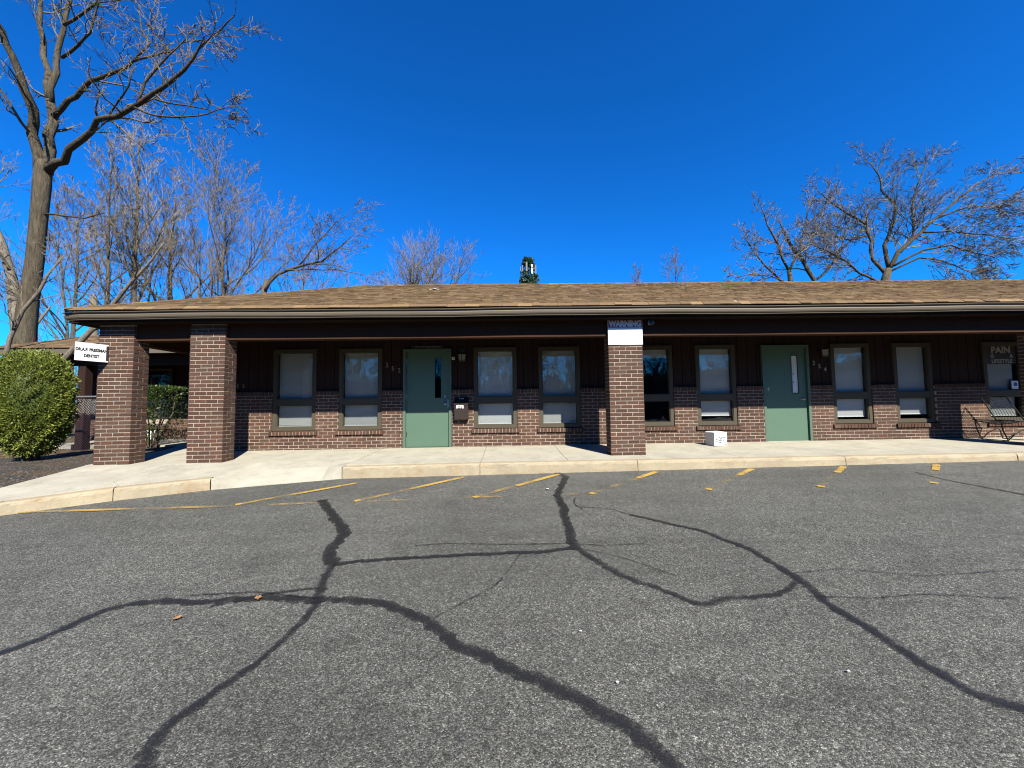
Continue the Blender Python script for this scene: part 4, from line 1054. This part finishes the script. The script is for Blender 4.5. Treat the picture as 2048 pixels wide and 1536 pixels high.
# the big oak on the left: main limbs laid out one by one
OAK = dict(
 stemL=[(-16.96,7,9.65,.269),(-17.2,7,10.7,.242),(-17.07,6.8,11.41,.221),(-16.92,6.4,12.3,.189),(-16.91,6,13.22,.15),(-16.9,5.7,13.74,.13),(-16.87,5.4,14.22,.103),(-16.79,5,14.81,.069)],
 stemR=[(-16.74,7,9.65,.287),(-16.8,7.1,10.57,.244),(-16.91,7.2,11.8,.218),(-16.99,7.2,12.59,.2)],
 stemR1=[(-16.98,7.2,12.49,.182),(-17.54,7.5,14.04,.158),(-18.15,7.8,15.55,.133),(-18.56,8,17.01,.115),(-19.13,8.3,19.08,.078)],
 stemR2=[(-16.95,7.2,12.49,.173),(-16.94,7.3,13.66,.147),(-17.03,7.4,14.75,.129),(-16.89,7.4,15.66,.111),(-16.84,7.5,16.89,.102),(-17.09,7.8,18.49,.066)],
 limbA=[(-16.69,7,9.71,.215),(-15.83,6.7,10.08,.184),(-14.8,6.3,10.38,.153),(-13.71,5.9,10.7,.132),(-12.75,5.6,10.76,.121),(-11.65,5.2,10.92,.109),(-10.68,4.9,11.15,.091),(-9.82,4.6,11.45,.074),(-9.2,4.4,11.94,.051),(-8.49,4.2,12.3,.036),(-7.91,4,12.57,.021)],
 limbB=[(-16.81,7.2,11.96,.155),(-16.11,7,12.32,.135),(-15.37,6.8,12.73,.124),(-14.54,6.6,12.92,.105),(-13.63,6.4,13.02,.086),(-12.93,6.2,13.22,.068),(-12.33,6,13.66,.05),(-12.57,6,14.13,.042),(-12.68,6,15.05,.025)],
 limbB2=[(-12.96,6.2,13.19,.059),(-12.22,6,13.18,.05),(-11.37,5.8,13.17,.041),(-10.74,5.6,13.28,.032),(-10.12,5.5,13.27,.024),(-9.38,5.4,13.03,.016)],
 limbC=[(-16.69,7,8.1,.063),(-15.52,6.6,7.83,.044),(-14.38,6.2,7.52,.034),(-13.51,6,7.62,.025)],
 limbD=[(-11.98,5.3,10.76,.055),(-11.05,5,10.24,.046),(-10.25,4.8,10.05,.038),(-9.39,4.6,9.92,.03),(-8.79,4.5,10,.022),(-8.12,4.4,10.08,.015)],
 limbD2=[(-11.07,5,10.8,.046),(-10.26,4.8,10.47,.038),(-9.56,4.7,10.31,.03),(-8.94,4.6,10.08,.022),(-8.48,4.5,9.64,.015)],
 limbE=[(-13.41,5.8,10.73,.057),(-12.85,5.6,11.18,.048),(-12.3,5.4,11.58,.04),(-12.11,5.3,12.04,.024)],
 limbF=[(-11.81,5.2,10.85,.063),(-11.6,5.2,11.53,.055),(-11.05,5.1,12.06,.047),(-10.5,5,12.44,.031),(-9.97,5,13.12,.023)],
 limbG=[(-16.75,7.3,14.35,.082),(-15.85,7,14.52,.072),(-15.2,6.8,14.85,.062),(-14.97,6.7,15.33,.053),(-14.67,6.6,15.8,.035),(-13.75,6.4,15.68,.026)],
 limbH=[(-16.74,7.3,15.66,.082),(-15.73,7,15.78,.072),(-15.03,6.8,16.02,.062),(-14.43,6.6,16.48,.044)])
def lay(out, rows, lev, mx, rnd, prm, kids, twl=1.6, jit=.05):
    # subdivide and roughen a laid-out limb, then let it sprout
    pts, rad = [], []
    for i in range(len(rows)-1):
        a_, b_ = rows[i], rows[i+1]
        for k in range(2):
            t = k/2; j_ = jit if (k or i) else 0
            pts.append(tuple(a_[q]+(b_[q]-a_[q])*t+rnd.gauss(0, j_*min(1, a_[3]*8)) for q in range(3))); rad.append(a_[3]+(b_[3]-a_[3])*t)
    pts.append(rows[-1][:3]); rad.append(rows[-1][3])
    out.append((lev, pts, rad))
    dirs = [norm(tuple(pts[min(len(pts)-1, i+1)][q]-pts[max(0, i-1)][q] for q in range(3))) for i in range(len(pts))]
    p2 = dict(prm); p2['kids'] = [kids]*(lev+1)+prm['kids'][lev+1:]
    spawn(out, pts, rad, dirs, twl/prm.get('ratio', .55), lev, mx, rnd, p2, t0=.15)
rnd = random.Random(4); out = []
tk = [(-17.3,7,-.4,.80),(-17.2,7,.6,.62),(-17.17,7,1.8,.56),(-17.17,7,2.77,.53),(-17.17,7,3.85,.466),(-17.09,7,4.93,.404),(-16.96,7,6.4,.368),(-16.91,7,7.87,.359),(-16.86,7,9.18,.377),(-16.86,7,9.75,.37),(-16.86,7,10.1,.24)]
KO = .64      # limbs measured across the view
out.append((0, [p[:3] for p in tk], [p[3]*KO for p in tk]))
OAK = {k_: [(*q_[:3], q_[3]*.66) for q_ in v_] for k_, v_ in OAK.items()}
prm = dict(kids=[5, 6, 6, 5, 4], ratio=.5, ang=(.45, 1.1), wander=.2, up=.04, rmin=.0075, rr=.42)
for nm, kd, tl in (('stemL', 8, 2.2), ('stemR', 3, 1.6), ('stemR1', 8, 2.4), ('stemR2', 8, 2.4), ('limbA', 16, 2.0), ('limbB', 11, 1.9), ('limbB2', 9, 1.4), ('limbC', 6, 1.3), ('limbD', 8, 1.1), ('limbD2', 7, 1.0), ('limbE', 6, 1.3), ('limbF', 8, 1.4), ('limbG', 8, 1.6), ('limbH', 7, 1.8)):
    lay(out, OAK[nm], 1, 4, rnd, prm, max(3, int(kd*.85)), tl)
build_tree('oak_tree', out, (-17.2, 7, 0), 'huge bare oak with long leaning limb at the far left', bark='bark', split=1)

# leaning saplings, pale trunk and broken snag near the shrub
for rows, nm, lb in (([(-12.4,3.1,-.2,.085),(-11.79,3.2,1.74,.072),(-11.38,3.2,2.36,.07),(-11.02,3.2,2.78,.065),(-10.69,3.3,3.25,.059),(-10.4,3.3,3.72,.053),(-9.85,3.2,4.29,.04),(-9.32,3.2,4.9,.027),(-9.02,3.2,5.36,.014)], 'leaning_sapling', 'bare grey sapling leaning right behind the dentist sign'),
                     ([(-13.3,3.0,-.2,.06),(-12.8,3.0,2.02,.049),(-12.61,3.0,2.83,.047),(-12.33,3.0,3.52,.042),(-11.96,3.0,4.03,.035),(-11.77,3.0,4.43,.028),(-11.49,3.1,4.99,.014)], 'leaning_sapling', 'thinner bare sapling leaning right above the round shrub')):
    out = []; rnd = random.Random(len(rows)); lay(out, rows, 0, 3, rnd, dict(kids=[6, 5, 4, 3], ratio=.5, ang=(.5, 1.0), wander=.2, up=.08, rmin=.006, rr=.45), 9, 1.0, .02)
    build_tree(nm, out, rows[0][:3], lb, bark='barkpale', twig='twig', split=0, group='leaning saplings')
out = []; rnd = random.Random(21); lay(out, [(-20.6,10,-.2,.32),(-20.98,10,3.17,.25),(-21.21,10,4.92,.21),(-21.57,10,6.69,.17),(-22.03,10,8.25,.14),(-22.64,10,9.38,.11),(-23.4,10,11.5,.06)], 0, 4, rnd, dict(kids=[6, 4, 4, 4], ratio=.5, ang=(.35, .8), wander=.09, up=.06, rmin=.006, rr=.35), 7, 3.0, .03)
build_tree('pale_tree', out, (-20.6, 10, 0), 'pale smooth trunk leaning out of the left edge behind the oak', bark='barkpale', twig='twig')
sn_ = empty('broken_snag', (-16.8, 9, 0), 'pale broken tree stump standing up behind the corner of the eave', 'tree')
MB().tube([(-16.8,9,-.2),(-16.82,9,3),(-16.87,9,4.45),(-16.91,9,5.45),(-16.93,9,5.72)], [.24,.174,.144,.14,.06], 9).build('trunk', M['barkpale'], sn_, smooth=True)

WT = 'bare trees of the wood behind the building'
specs = [  # seed, x, y, H, r, kwargs, label, twig, buds
 (31, -22.6, 15, 17.0, .17, dict(fork=.38, limbs=15, limb_len=.20, spread=(.45, .85), up=.10), 'slim upright bare tree just right of the oak', 'twig', 0),
 (32, -23.0, 17, 20.0, .24, dict(fork=.36, limbs=15, limb_len=.23, spread=(.35, .7), up=.12), 'tall forked bare tree with pale twigs second from the oak', 'twigpale', 0),
 (33, -22.4, 19, 17.0, .27, dict(fork=.3, limbs=15, limb_len=.30, spread=(.6, 1.0), up=.08), 'stout bare tree with yellowish crown third from the oak', 'twig', 900),
 (34, -19.0, 19, 16.6, .22, dict(fork=.2, limbs=18, limb_len=.46, spread=(.6, 1.0), up=.10), 'broad budding tree with many rising limbs left of the broken trunk', 'twig', 2200),
 (35, -16.2, 24, 14.0, .15, dict(fork=.25, limbs=14, limb_len=.46, spread=(.6, 1.1), up=.08), 'lower budding tree right behind the broken trunk', 'twig', 1200),
 (36, -13.2, 48, 25.5, .42, dict(fork=.46, limbs=12, limb_len=.37, spread=(.1, 1.2), forked=True, up=.07, rmin=.013, kids=[6, 8, 7, 6]), 'lone round crowned bare tree above the left part of the ridge', 'twig', 0),
 (37, -20.4, 11.5, 10.5, .10, dict(fork=.35, limbs=10, limb_len=.3, spread=(.5, 1.0), lean=(-.12, 0)), 'thin crooked bare tree close behind the round shrub', 'twig', 0),
 (38, -26.5, 17, 15.0, .17, dict(fork=.2, limbs=13, limb_len=.36, spread=(.5, 1.0)), 'twiggy bare tree behind the pale leaning trunk', 'twig', 0),
 (39, -18.6, 13, 11.5, .09, dict(fork=.3, limbs=10, limb_len=.3, spread=(.5, .9), lean=(.05, 0)), 'thin bare tree between the round shrub and the eave corner', 'twig', 0),
 (43, 10.3, 23, 12.2, .10, dict(fork=.75, limbs=7, limb_len=.12, spread=(.2, .6), mx=3), 'bare treetop barely rising above the ridge, left of its pair', 'twig', 0),
 (44, 13.4, 23, 13.2, .12, dict(fork=.72, limbs=8, limb_len=.16, spread=(.3, .8), mx=3), 'bare forked treetop rising above the ridge, right of its pair', 'twig', 0),
 (47, -24.5, 24, 16.5, .18, dict(fork=.25, limbs=13, limb_len=.32, spread=(.5, .9)), 'twiggy bare tree far back between the stout tree and the oak', 'twig', 300),
]
for seed, x, y, H, r, kw, lb, twg, buds in specs:
    kw = dict(kw); kw.setdefault('rmin', .0085); kw.setdefault('mx', 4)
    base = (x, y, terrain(x, y)); out = grow_tree(seed, base, H, r, **kw)
    build_tree('bare_tree', out, base, lb, group=WT, twig=twg, buds=buds, seed=seed, split=1, bark='bark' if seed in (40, 41, 42) else 'bark2')
# the trees above the roof at right, limbs laid out one by one
RT = [('large spreading bare tree with pale twigs above the roof at right', 1.9, 26, {
 'trunk':[(23.3,17.0,0,0.42),(23.61,17.0,3.51,0.394),(23.82,17.0,6.68,0.369),(23.93,17.0,8.28,0.332),(24.26,17.0,9.31,0.27)],
 'a':[(24.25,17.0,9.24,0.209),(24.89,16.8,10.29,0.183),(25.94,16.5,11.44,0.145),(26.94,16.2,12.41,0.119),(28.04,16.0,13.4,0.094),(29.12,15.8,14.23,0.058),(30.0,15.6,14.83,0.035)],
 'b':[(24.33,17.0,9.3,0.185),(24.37,17.2,10.95,0.161),(25.16,17.4,12.35,0.138),(25.62,17.6,13.79,0.114),(25.06,17.8,14.92,0.089),(25.09,18.0,16.07,0.064),(24.54,18.0,16.94,0.038)],
 'c':[(24.11,17.0,8.98,0.16),(23.59,17.3,10.01,0.137),(23.81,17.6,11.45,0.126),(23.8,17.8,12.55,0.114),(22.96,18.0,13.33,0.09),(21.91,18.2,14.3,0.065),(21.37,18.4,15.11,0.039)],
 'd':[(24.89,16.8,10.29,0.134),(25.65,16.6,11.33,0.109),(25.58,16.6,12.94,0.085),(26.11,16.6,14.56,0.06),(26.76,16.6,15.93,0.036)],
 'e':[(24.45,16.8,9.45,0.11),(26.06,16.4,10.28,0.096),(27.19,16.0,10.42,0.071),(28.2,15.6,9.78,0.046),(29.13,15.4,9.39,0.034)],
 'f':[(24.24,16.9,9.1,0.098),(25.71,16.4,9.81,0.084),(26.49,16.0,9.49,0.059),(27.33,15.7,8.91,0.047),(27.82,15.5,8.44,0.035)],
 'g':[(26.56,16.3,12.14,0.084),(28.06,15.8,12.67,0.058),(29.4,15.4,12.6,0.046),(30.71,15.2,12.43,0.034)],
 'h':[(25.94,16.5,11.44,0.096),(27.25,16.0,11.26,0.071),(28.9,15.6,10.85,0.046),(30.53,15.2,10.36,0.034)],
 'i':[(23.86,17.7,11.83,0.101),(22.76,17.9,11.59,0.077),(21.53,18.0,11.98,0.051),(20.39,18.0,12.5,0.038)],
 'j':[(23.8,17.0,8.4,0.111),(22.26,16.8,9.03,0.098),(21.18,16.6,9.76,0.085),(19.78,16.4,10.33,0.06),(18.77,16.2,10.63,0.036)]}),
 ('smaller dark bare tree left of the large spreading one', 1.2, 13, {
 'trunk':[(18.2,17.5,0,.28),(18.37,17.5,3.63,0.251),(18.47,17.5,6.85,0.226),(18.37,17.5,8.48,0.201),(18.29,17.5,9.47,0.16)],
 'a':[(18.29,17.5,9.4,0.126),(17.52,17.3,11.04,0.1),(16.79,17.1,12.27,0.062),(16.28,17.0,13.6,0.037)],
 'b':[(18.29,17.5,9.4,0.126),(19.16,17.6,10.82,0.101),(19.8,17.8,12.58,0.076),(20.33,18.0,14.45,0.038)],
 'c':[(18.3,17.5,8.0,0.113),(16.54,17.2,9.7,0.087),(15.68,17.0,10.6,0.062),(15.15,16.9,11.37,0.037)],
 'd':[(19.0,17.6,10.52,0.101),(20.18,17.8,11.57,0.076),(21.09,18.0,13.01,0.051),(21.51,18.0,14.37,0.038)],
 'e':[(18.3,17.5,8.6,0.088),(16.69,17.0,8.92,0.062),(15.23,16.7,8.95,0.049),(14.15,16.5,8.64,0.036)]}),
 ('low leaning bare tree between the two right hand trees', 1.2, 13, {
 'trunk':[(21.6,19,.3,.27),(21.54,19.0,3.77,0.24),(21.39,19.0,7.2,0.213),(21.1,19.0,9.28,0.173),(20.38,19.0,10.68,0.147),(19.42,19.0,12.09,0.107),(18.9,19.0,13.51,0.053)],
 'a':[(21.1,19.0,9.2,0.12),(22.61,19.2,10.39,0.107),(23.58,19.4,11.88,0.081),(24.1,19.6,13.41,0.055),(24.27,19.8,14.6,0.041)],
 'b':[(23.29,19.3,11.48,0.081),(24.78,19.5,12.63,0.054),(25.66,19.6,13.76,0.041)],
 'c':[(21.2,19.0,8.7,0.093),(22.01,18.8,8.8,0.079),(23.23,18.6,9.13,0.052),(24.18,18.5,9.5,0.039)]})]
for i, (lb, tl, kd, limbs_) in enumerate(RT):
    out = []; rnd = random.Random(90+i); pr = dict(kids=[6, 7, 6, 6, 4], ratio=.5, ang=(.4, 1.0), wander=.13, up=.02, rmin=.0095, rr=.45)
    tk = limbs_['trunk']; out.append((0, [p[:3] for p in tk], [p[3]*.75 for p in tk]))
    for nm, rows in limbs_.items():
        if nm != 'trunk': lay(out, [(*q_[:3], q_[3]*.7) for q_ in rows], 1, 4, rnd, pr, kd, tl, .05)
        elif i == 2: lay(out, [(*q_[:3], q_[3]*.7) for q_ in rows[3:]], 1, 4, rnd, pr, kd, tl, .03)
    build_tree('bare_tree', out, tk[0][:3], lb, group=WT, twig='twigpale', bark='bark')
# snapped trunk whose limb arches to the right
out = []; rnd = random.Random(61)
pz = dict(kids=[6, 6, 6, 5], ratio=.5, ang=(.4, .9), wander=.12, up=.04, rmin=.006, rr=.42)
out.append((0, [(-13.9,15,-.2),(-14.0,15,4),(-13.9,15,6.8),(-13.6,15,8.3)], [.24,.2,.18,.12]))
for rows, k in (([(-13.75,15,7.5,.17),(-12.9,14.8,8.5,.14),(-11.6,14.6,8.9,.12),(-10.2,14.4,9.1,.09),(-9.0,14.2,9.9,.06),(-8.2,14,10.6,.03)], 12), ([(-12.4,14.7,8.7,.09),(-10.8,14.4,8.6,.07),(-9.2,14,8.5,.05),(-7.6,13.8,8.1,.025)], 10), ([(-11.6,14.6,8.9,.08),(-10.6,14.4,10.0,.06),(-9.4,14.2,11.2,.04),(-8.6,14,11.6,.02)], 9)):
    lay(out, [(*q_[:3], q_[3]*.6) for q_ in rows], 1, 4, rnd, pz, k, 1.8, .06)
build_tree('snapped_tree', out, (-13.9, 15, 0), 'snapped trunk with a long limb arching right over the roof', group=WT, bark='bark2', twig='twig', buds=500, seed=5)
# wood belt added behind the camera to block low sky glow: one mass nobody could count
wd = MB(); rnd = random.Random(55)
for k in range(560):
    az = R(rnd.uniform(-100, 100)); rr_ = rnd.uniform(48, 62); x, y = rr_*math.sin(az)*1.15, -rr_*math.cos(az)*.9-4
    H = rnd.uniform(7, 14); p = (x, y, terrain(x, y)-.2); o_ = []
    branch(o_, p, norm((rnd.gauss(0, .06), rnd.gauss(0, .06), 1)), H, rnd.uniform(.10, .2), 2, 4, rnd, dict(kids=[5, 5, 7, 4], ratio=.42, ang=(.4, 1.0), wander=.06, up=.05, rmin=.035, rr=.5))
    for lev, pts, rad in o_: wd.tube(pts, rad, 3, cap=False)
for k in range(3400):
    az = R(rnd.uniform(-100, 100)); rr_ = rnd.uniform(50, 60); x, y = rr_*math.sin(az)*1.15, -rr_*math.cos(az)*.9-4; z = terrain(x, y)-.2; h_ = rnd.uniform(2.5, 8.0); l_ = rnd.uniform(.5, 1.6); a_ = rnd.uniform(0, 3.14)
    wd.quad((x-l_*math.cos(a_), y-l_*math.sin(a_), z), (x+l_*math.cos(a_), y+l_*math.sin(a_), z), (x+l_*.6*math.cos(a_), y+l_*.6*math.sin(a_)+.3, z+h_*.8), (x-l_*.3*math.cos(a_), y-.3, z+h_))
tag(wd.build('woodland_screen', M['twig']), 'belt of bare trees added across the lot to screen low sky, mirrored in the window panes', 'woodland_screen', kind='stuff')

# ------------------------------------------------------------------ shrubs
def spray_cloud(n, sampler, size, rnd, flat=.45, cup=True):
    m = MB()
    for _ in range(n):
        p, nr = sampler(rnd)
        d = norm((nr[0]+rnd.gauss(0, .45), nr[1]+rnd.gauss(0, .45), nr[2]+rnd.gauss(.25, .45)))
        u = bend(d, 1.57, rnd); s_ = size*rnd.uniform(.6, 1.35); w_ = s_*flat
        a_ = p; q = lambda f, g_: tuple(p[i]+d[i]*s_*f+u[i]*w_*g_ for i in range(3))
        m.v += [a_, q(.55, .5), q(1, .08), q(.55, -.5)]; b = len(m.v)-4; m.f.append((b, b+1, b+2, b+3))
    return m
ar = empty('arborvitae_shrub', (-9.55, 1.0, -.05), 'clipped round topped yellow green arborvitae shrub left of the first pillar', 'shrub')
def arb(rnd):
    u = rnd.uniform(-.985, 1); th = rnd.uniform(0, 2*math.pi); s_ = math.sqrt(1-u*u)
    bumps = 1+.05*math.sin(3*th+2*u)+.06*math.sin(5*th-4*u+1)+.05*math.sin(9*th+7*u)+.045*math.sin(13*th-17*u+2)+.04*math.sin(23*u+4*math.sin(3*th))
    depth = 1-abs(rnd.gauss(0, .085)) if rnd.random() > .05 else 1+rnd.uniform(0, .06)
    rx = .545*(1.0 if u > -.1 else 1+(u+.1)*.18)
    hx = abs(u)**.9*(1 if u > 0 else -1)
    p = (-9.55+rx*s_**.62*math.cos(th)*bumps*depth, 1.0+rx*s_**.62*math.sin(th)*bumps*depth, 1.10+1.04*hx*depth*(1+.03*math.sin(6*th+1)))
    return p, norm((math.cos(th)*s_, math.sin(th)*s_, u+.2))
rnd = random.Random(12)
spray_cloud(34000, arb, .050, rnd, .38).build('foliage', M['arbor'], ar, kind='stuff')
ins = MB(); lathe(ins, (-9.55, 1.0, 1.17), [(.01, -.80), (.29, -.72), (.45, -.35), (.50, .1), (.44, .5), (.26, .78), (.01, .84)], 18); ins.build('inner_foliage', M['arbor'], ar, smooth=True)
stm = MB()
for k in range(7):
    a_ = k*.9; stm.tube([(-9.55+.06*math.cos(a_), 1+.06*math.sin(a_), -.12), (-9.55+.14*math.cos(a_), 1+.14*math.sin(a_), .25), (-9.55+.4*math.cos(a_), 1+.4*math.sin(a_), .62)], [.045, .03, .012], 6)
stm.build('stem', M['bark2'], ar)
bxs = empty('boxwood_shrub', (-9.2, 3.3, 0), 'flat topped broadleaf shrub seen between the first two pillars', 'shrub')
def boxw(rnd):
    f = rnd.randrange(6); u, v = rnd.uniform(-1, 1), rnd.uniform(-1, 1); hz = rnd.uniform(0, 1)
    if f < 2: return (-9.25+.62*u, 3.3+.5*v, 1.52-abs(rnd.gauss(0, .05))), (0, -.2, 1)
    w_ = .35+.65*hz**.6
    if rnd.random() > .25+.75*hz: hz = rnd.uniform(.4, 1)
    if f < 4: return (-9.25+.60*u*w_, 2.82+.1*(1-hz)+abs(rnd.gauss(0, .08)), .12+1.38*hz), (0, -1, .3)
    if f == 4: return (-9.25+.62*w_-abs(rnd.gauss(0, .06)), 3.3+.48*v, .12+1.38*hz), (1, 0, .3)
    return (-9.25-.62*w_+abs(rnd.gauss(0, .06)), 3.3+.48*v, .12+1.38*hz), (-1, 0, .3)
spray_cloud(5200, boxw, .055, random.Random(14), .6).build('foliage', M['box'], bxs, kind='stuff')
stm = MB(); rnd = random.Random(15)
for k in range(12):
    a_ = k*.55; r_ = rnd.uniform(.25, .5)
    stm.tube([(-9.15+.07*math.cos(a_), 3.2+.07*math.sin(a_), -.12), (-9.18+.5*r_*math.cos(a_), 3.25+.5*r_*math.sin(a_), .4), (-9.2+r_*math.cos(a_), 3.3+r_*math.sin(a_), .85), (-9.2+r_*1.1*math.cos(a_), 3.3+r_*1.1*math.sin(a_), 1.35)], [.028, .02, .014, .006], 5)
stm.build('stem', M['bark2'], bxs)
# dry brush behind the fence: nobody could count it
br_ = MB(); rnd = random.Random(18)
for k in range(300):
    x, y = rnd.uniform(-26, -10.5), rnd.uniform(9.5, 22)
    if x > -12.5: y = rnd.uniform(11.5, 22)
    p = (x, y, terrain(x, y)-.05); d = norm((rnd.gauss(0, .35), rnd.gauss(0, .3), 1)); L = rnd.uniform(1.5, 4.2); o_ = []
    branch(o_, p, d, L, rnd.uniform(.012, .03), 2, 4, rnd, dict(kids=[4, 4, 5, 3], ratio=.55, ang=(.35, .9), wander=.14, up=.05, rmin=.005))
    for lev, pts, rad in o_: br_.tube(pts, rad, 3, cap=False)
tag(br_.build('brushwood', M['twig']), 'tangle of thin bare brushwood behind the fence and rear wing', 'brush', kind='stuff')

# ------------------------------------------------------------------ chain link fence, blue container
fe = empty('chain_link_fence', (-12, 3.0, 0), 'galvanised chain link fence between the round shrub and the first pillar', 'fence')
FX0, FX1, FY, FZ0, FZ1 = -12.6, -9.75, 2.6, -.02, 1.28
for x in (-12.6, -9.78): MB().tube([(x, FY, -.15), (x, FY, FZ1+.06)], .028, 10).build('post', M['galv'], fe)
MB().tube([(FX0, FY, FZ1), (FX1, FY, FZ1)], .021, 10).build('top_rail', M['galv'], fe)
ml = MB(); st_ = .062; k = 0; x = FX0
while x < FX1-st_:
    pts = []; z = FZ0; i = 0
    while z < FZ1-.02:
        pts.append((x+(st_ if (i % 2) else 0), FY-.022+(.006 if i % 2 else 0)*(1 if k % 2 else -1), z)); z += st_; i += 1
    ml.tube(pts, .0024, 3, cap=False)
    x += st_; k += 1
    # neighbouring wires mirror each other so they link
    pts2 = [(px_+(-st_ if (j % 2) else 0)+st_*0, py_-.004, pz_) for j, (px_, py_, pz_) in enumerate(pts)]
    ml.tube([(p[0]-0 if j % 2 == 0 else p[0], p[1], p[2]) for j, p in enumerate([(q[0]+(st_ if j % 2 == 0 else 0), q[1], q[2]) for j, q in enumerate(pts2)])], .0024, 3, cap=False)
ml.build('wire_mesh', M['galv'], fe)
dc = empty('blue_container', (-20.8, 13, 0), 'bright blue container glimpsed through the fence left of the first pillar', 'container')
X0, X1, Y0, Y1 = -17.2, -14.6, 9.6, 11.2
db = MB().hexa([(X0+.15,Y0+.1,.2),(X1-.15,Y0+.1,.2),(X1-.15,Y1-.1,.2),(X0+.15,Y1-.1,.2)], [(X0,Y0,1.5),(X1,Y0,1.5),(X1,Y1,1.7),(X0,Y1,1.7)]); db.build('body', M['bluemetal'], dc)
MB().hexa([(X0-.04,Y0-.06,1.5),(X1+.04,Y0-.06,1.5),(X1+.04,Y1,1.705),(X0-.04,Y1,1.705)], [(X0-.04,Y0-.06,1.58),(X1+.04,Y0-.06,1.58),(X1+.04,Y1,1.8),(X0-.04,Y1,1.8)]).build('lid', M['bluemetal'], dc)
for k in range(6): MB().box(X0+.2+k*.42, X0+.28+k*.42, Y0-.03, Y0+.06, .3, 1.45).build('rib', M['bluemetal'], dc)
for x in (X0+.3, X1-.3): MB().tube([(x-.04, Y0+.3, .02), (x+.04, Y0+.3, .02)], .12, 12).build('wheel', M['dark'], dc)

# ------------------------------------------------------------------ cell tower dressed as a pine
ct = empty('cell_tower', (5.95, 93, 0), 'distant cell tower disguised as a dark green pine above the ridge', 'tower')
MB().tube([(5.95, 93, -.2), (5.95, 93, 20), (5.95, 93, 38.3)], [.6, .45, .25], 10).build('pole', M['bark'], ct)
rnd = random.Random(19); nd = MB()
for k in range(190):
    z = rnd.uniform(29, 38.9) if k > 30 else rnd.uniform(37.4, 39.3); a_ = rnd.uniform(0, 6.28)
    if 34.2 < z < 37.3 and rnd.random() < .55: z -= 4
    L = 2.35 if z < 35 else 1.75*(1-(z-37)/4.5 if z > 37 else 1); L *= rnd.uniform(.75, 1.1)
    dx, dy = math.cos(a_), math.sin(a_)
    for j in range(26):
        t = rnd.uniform(.15, 1)**.7; p = (5.95+dx*L*t, 93+dy*L*t, z+.25*t-.5*t*t+.35*(z > 37.3)*t)
        d = norm((dx+rnd.gauss(0, .7), dy+rnd.gauss(0, .7), .5+rnd.gauss(0, .5))); u = bend(d, 1.57, rnd); s_ = rnd.uniform(.5, .95)
        nd.quad(p, tuple(p[i]+d[i]*s_*.6+u[i]*.17 for i in range(3)), tuple(p[i]+d[i]*s_ for i in range(3)), tuple(p[i]+d[i]*s_*.6-u[i]*.17 for i in range(3)))
nd.build('needle_boughs', M['needle'], ct, kind='stuff')
for k in range(9):
    a_ = 2*math.pi*k/9+.25; x, y = 5.95+2.0*math.cos(a_), 93+2.0*math.sin(a_); z0 = 34.8 if k % 3 else 35.4
    pm = rot_mb(MB().box(-.2, .2, -.1, .1, 0, 2.4), Matrix.Translation((x, y, z0)) @ Matrix.Rotation(a_+math.pi/2, 4, 'Z')); pm.build('antenna_panel', M['white' if k == 7 else 'panelgrey'], ct)
    MB().tube([(5.95, 93, z0+1.2), (x, y, z0+1.2)], .06, 5).build('antenna_arm', M['galv'], ct)
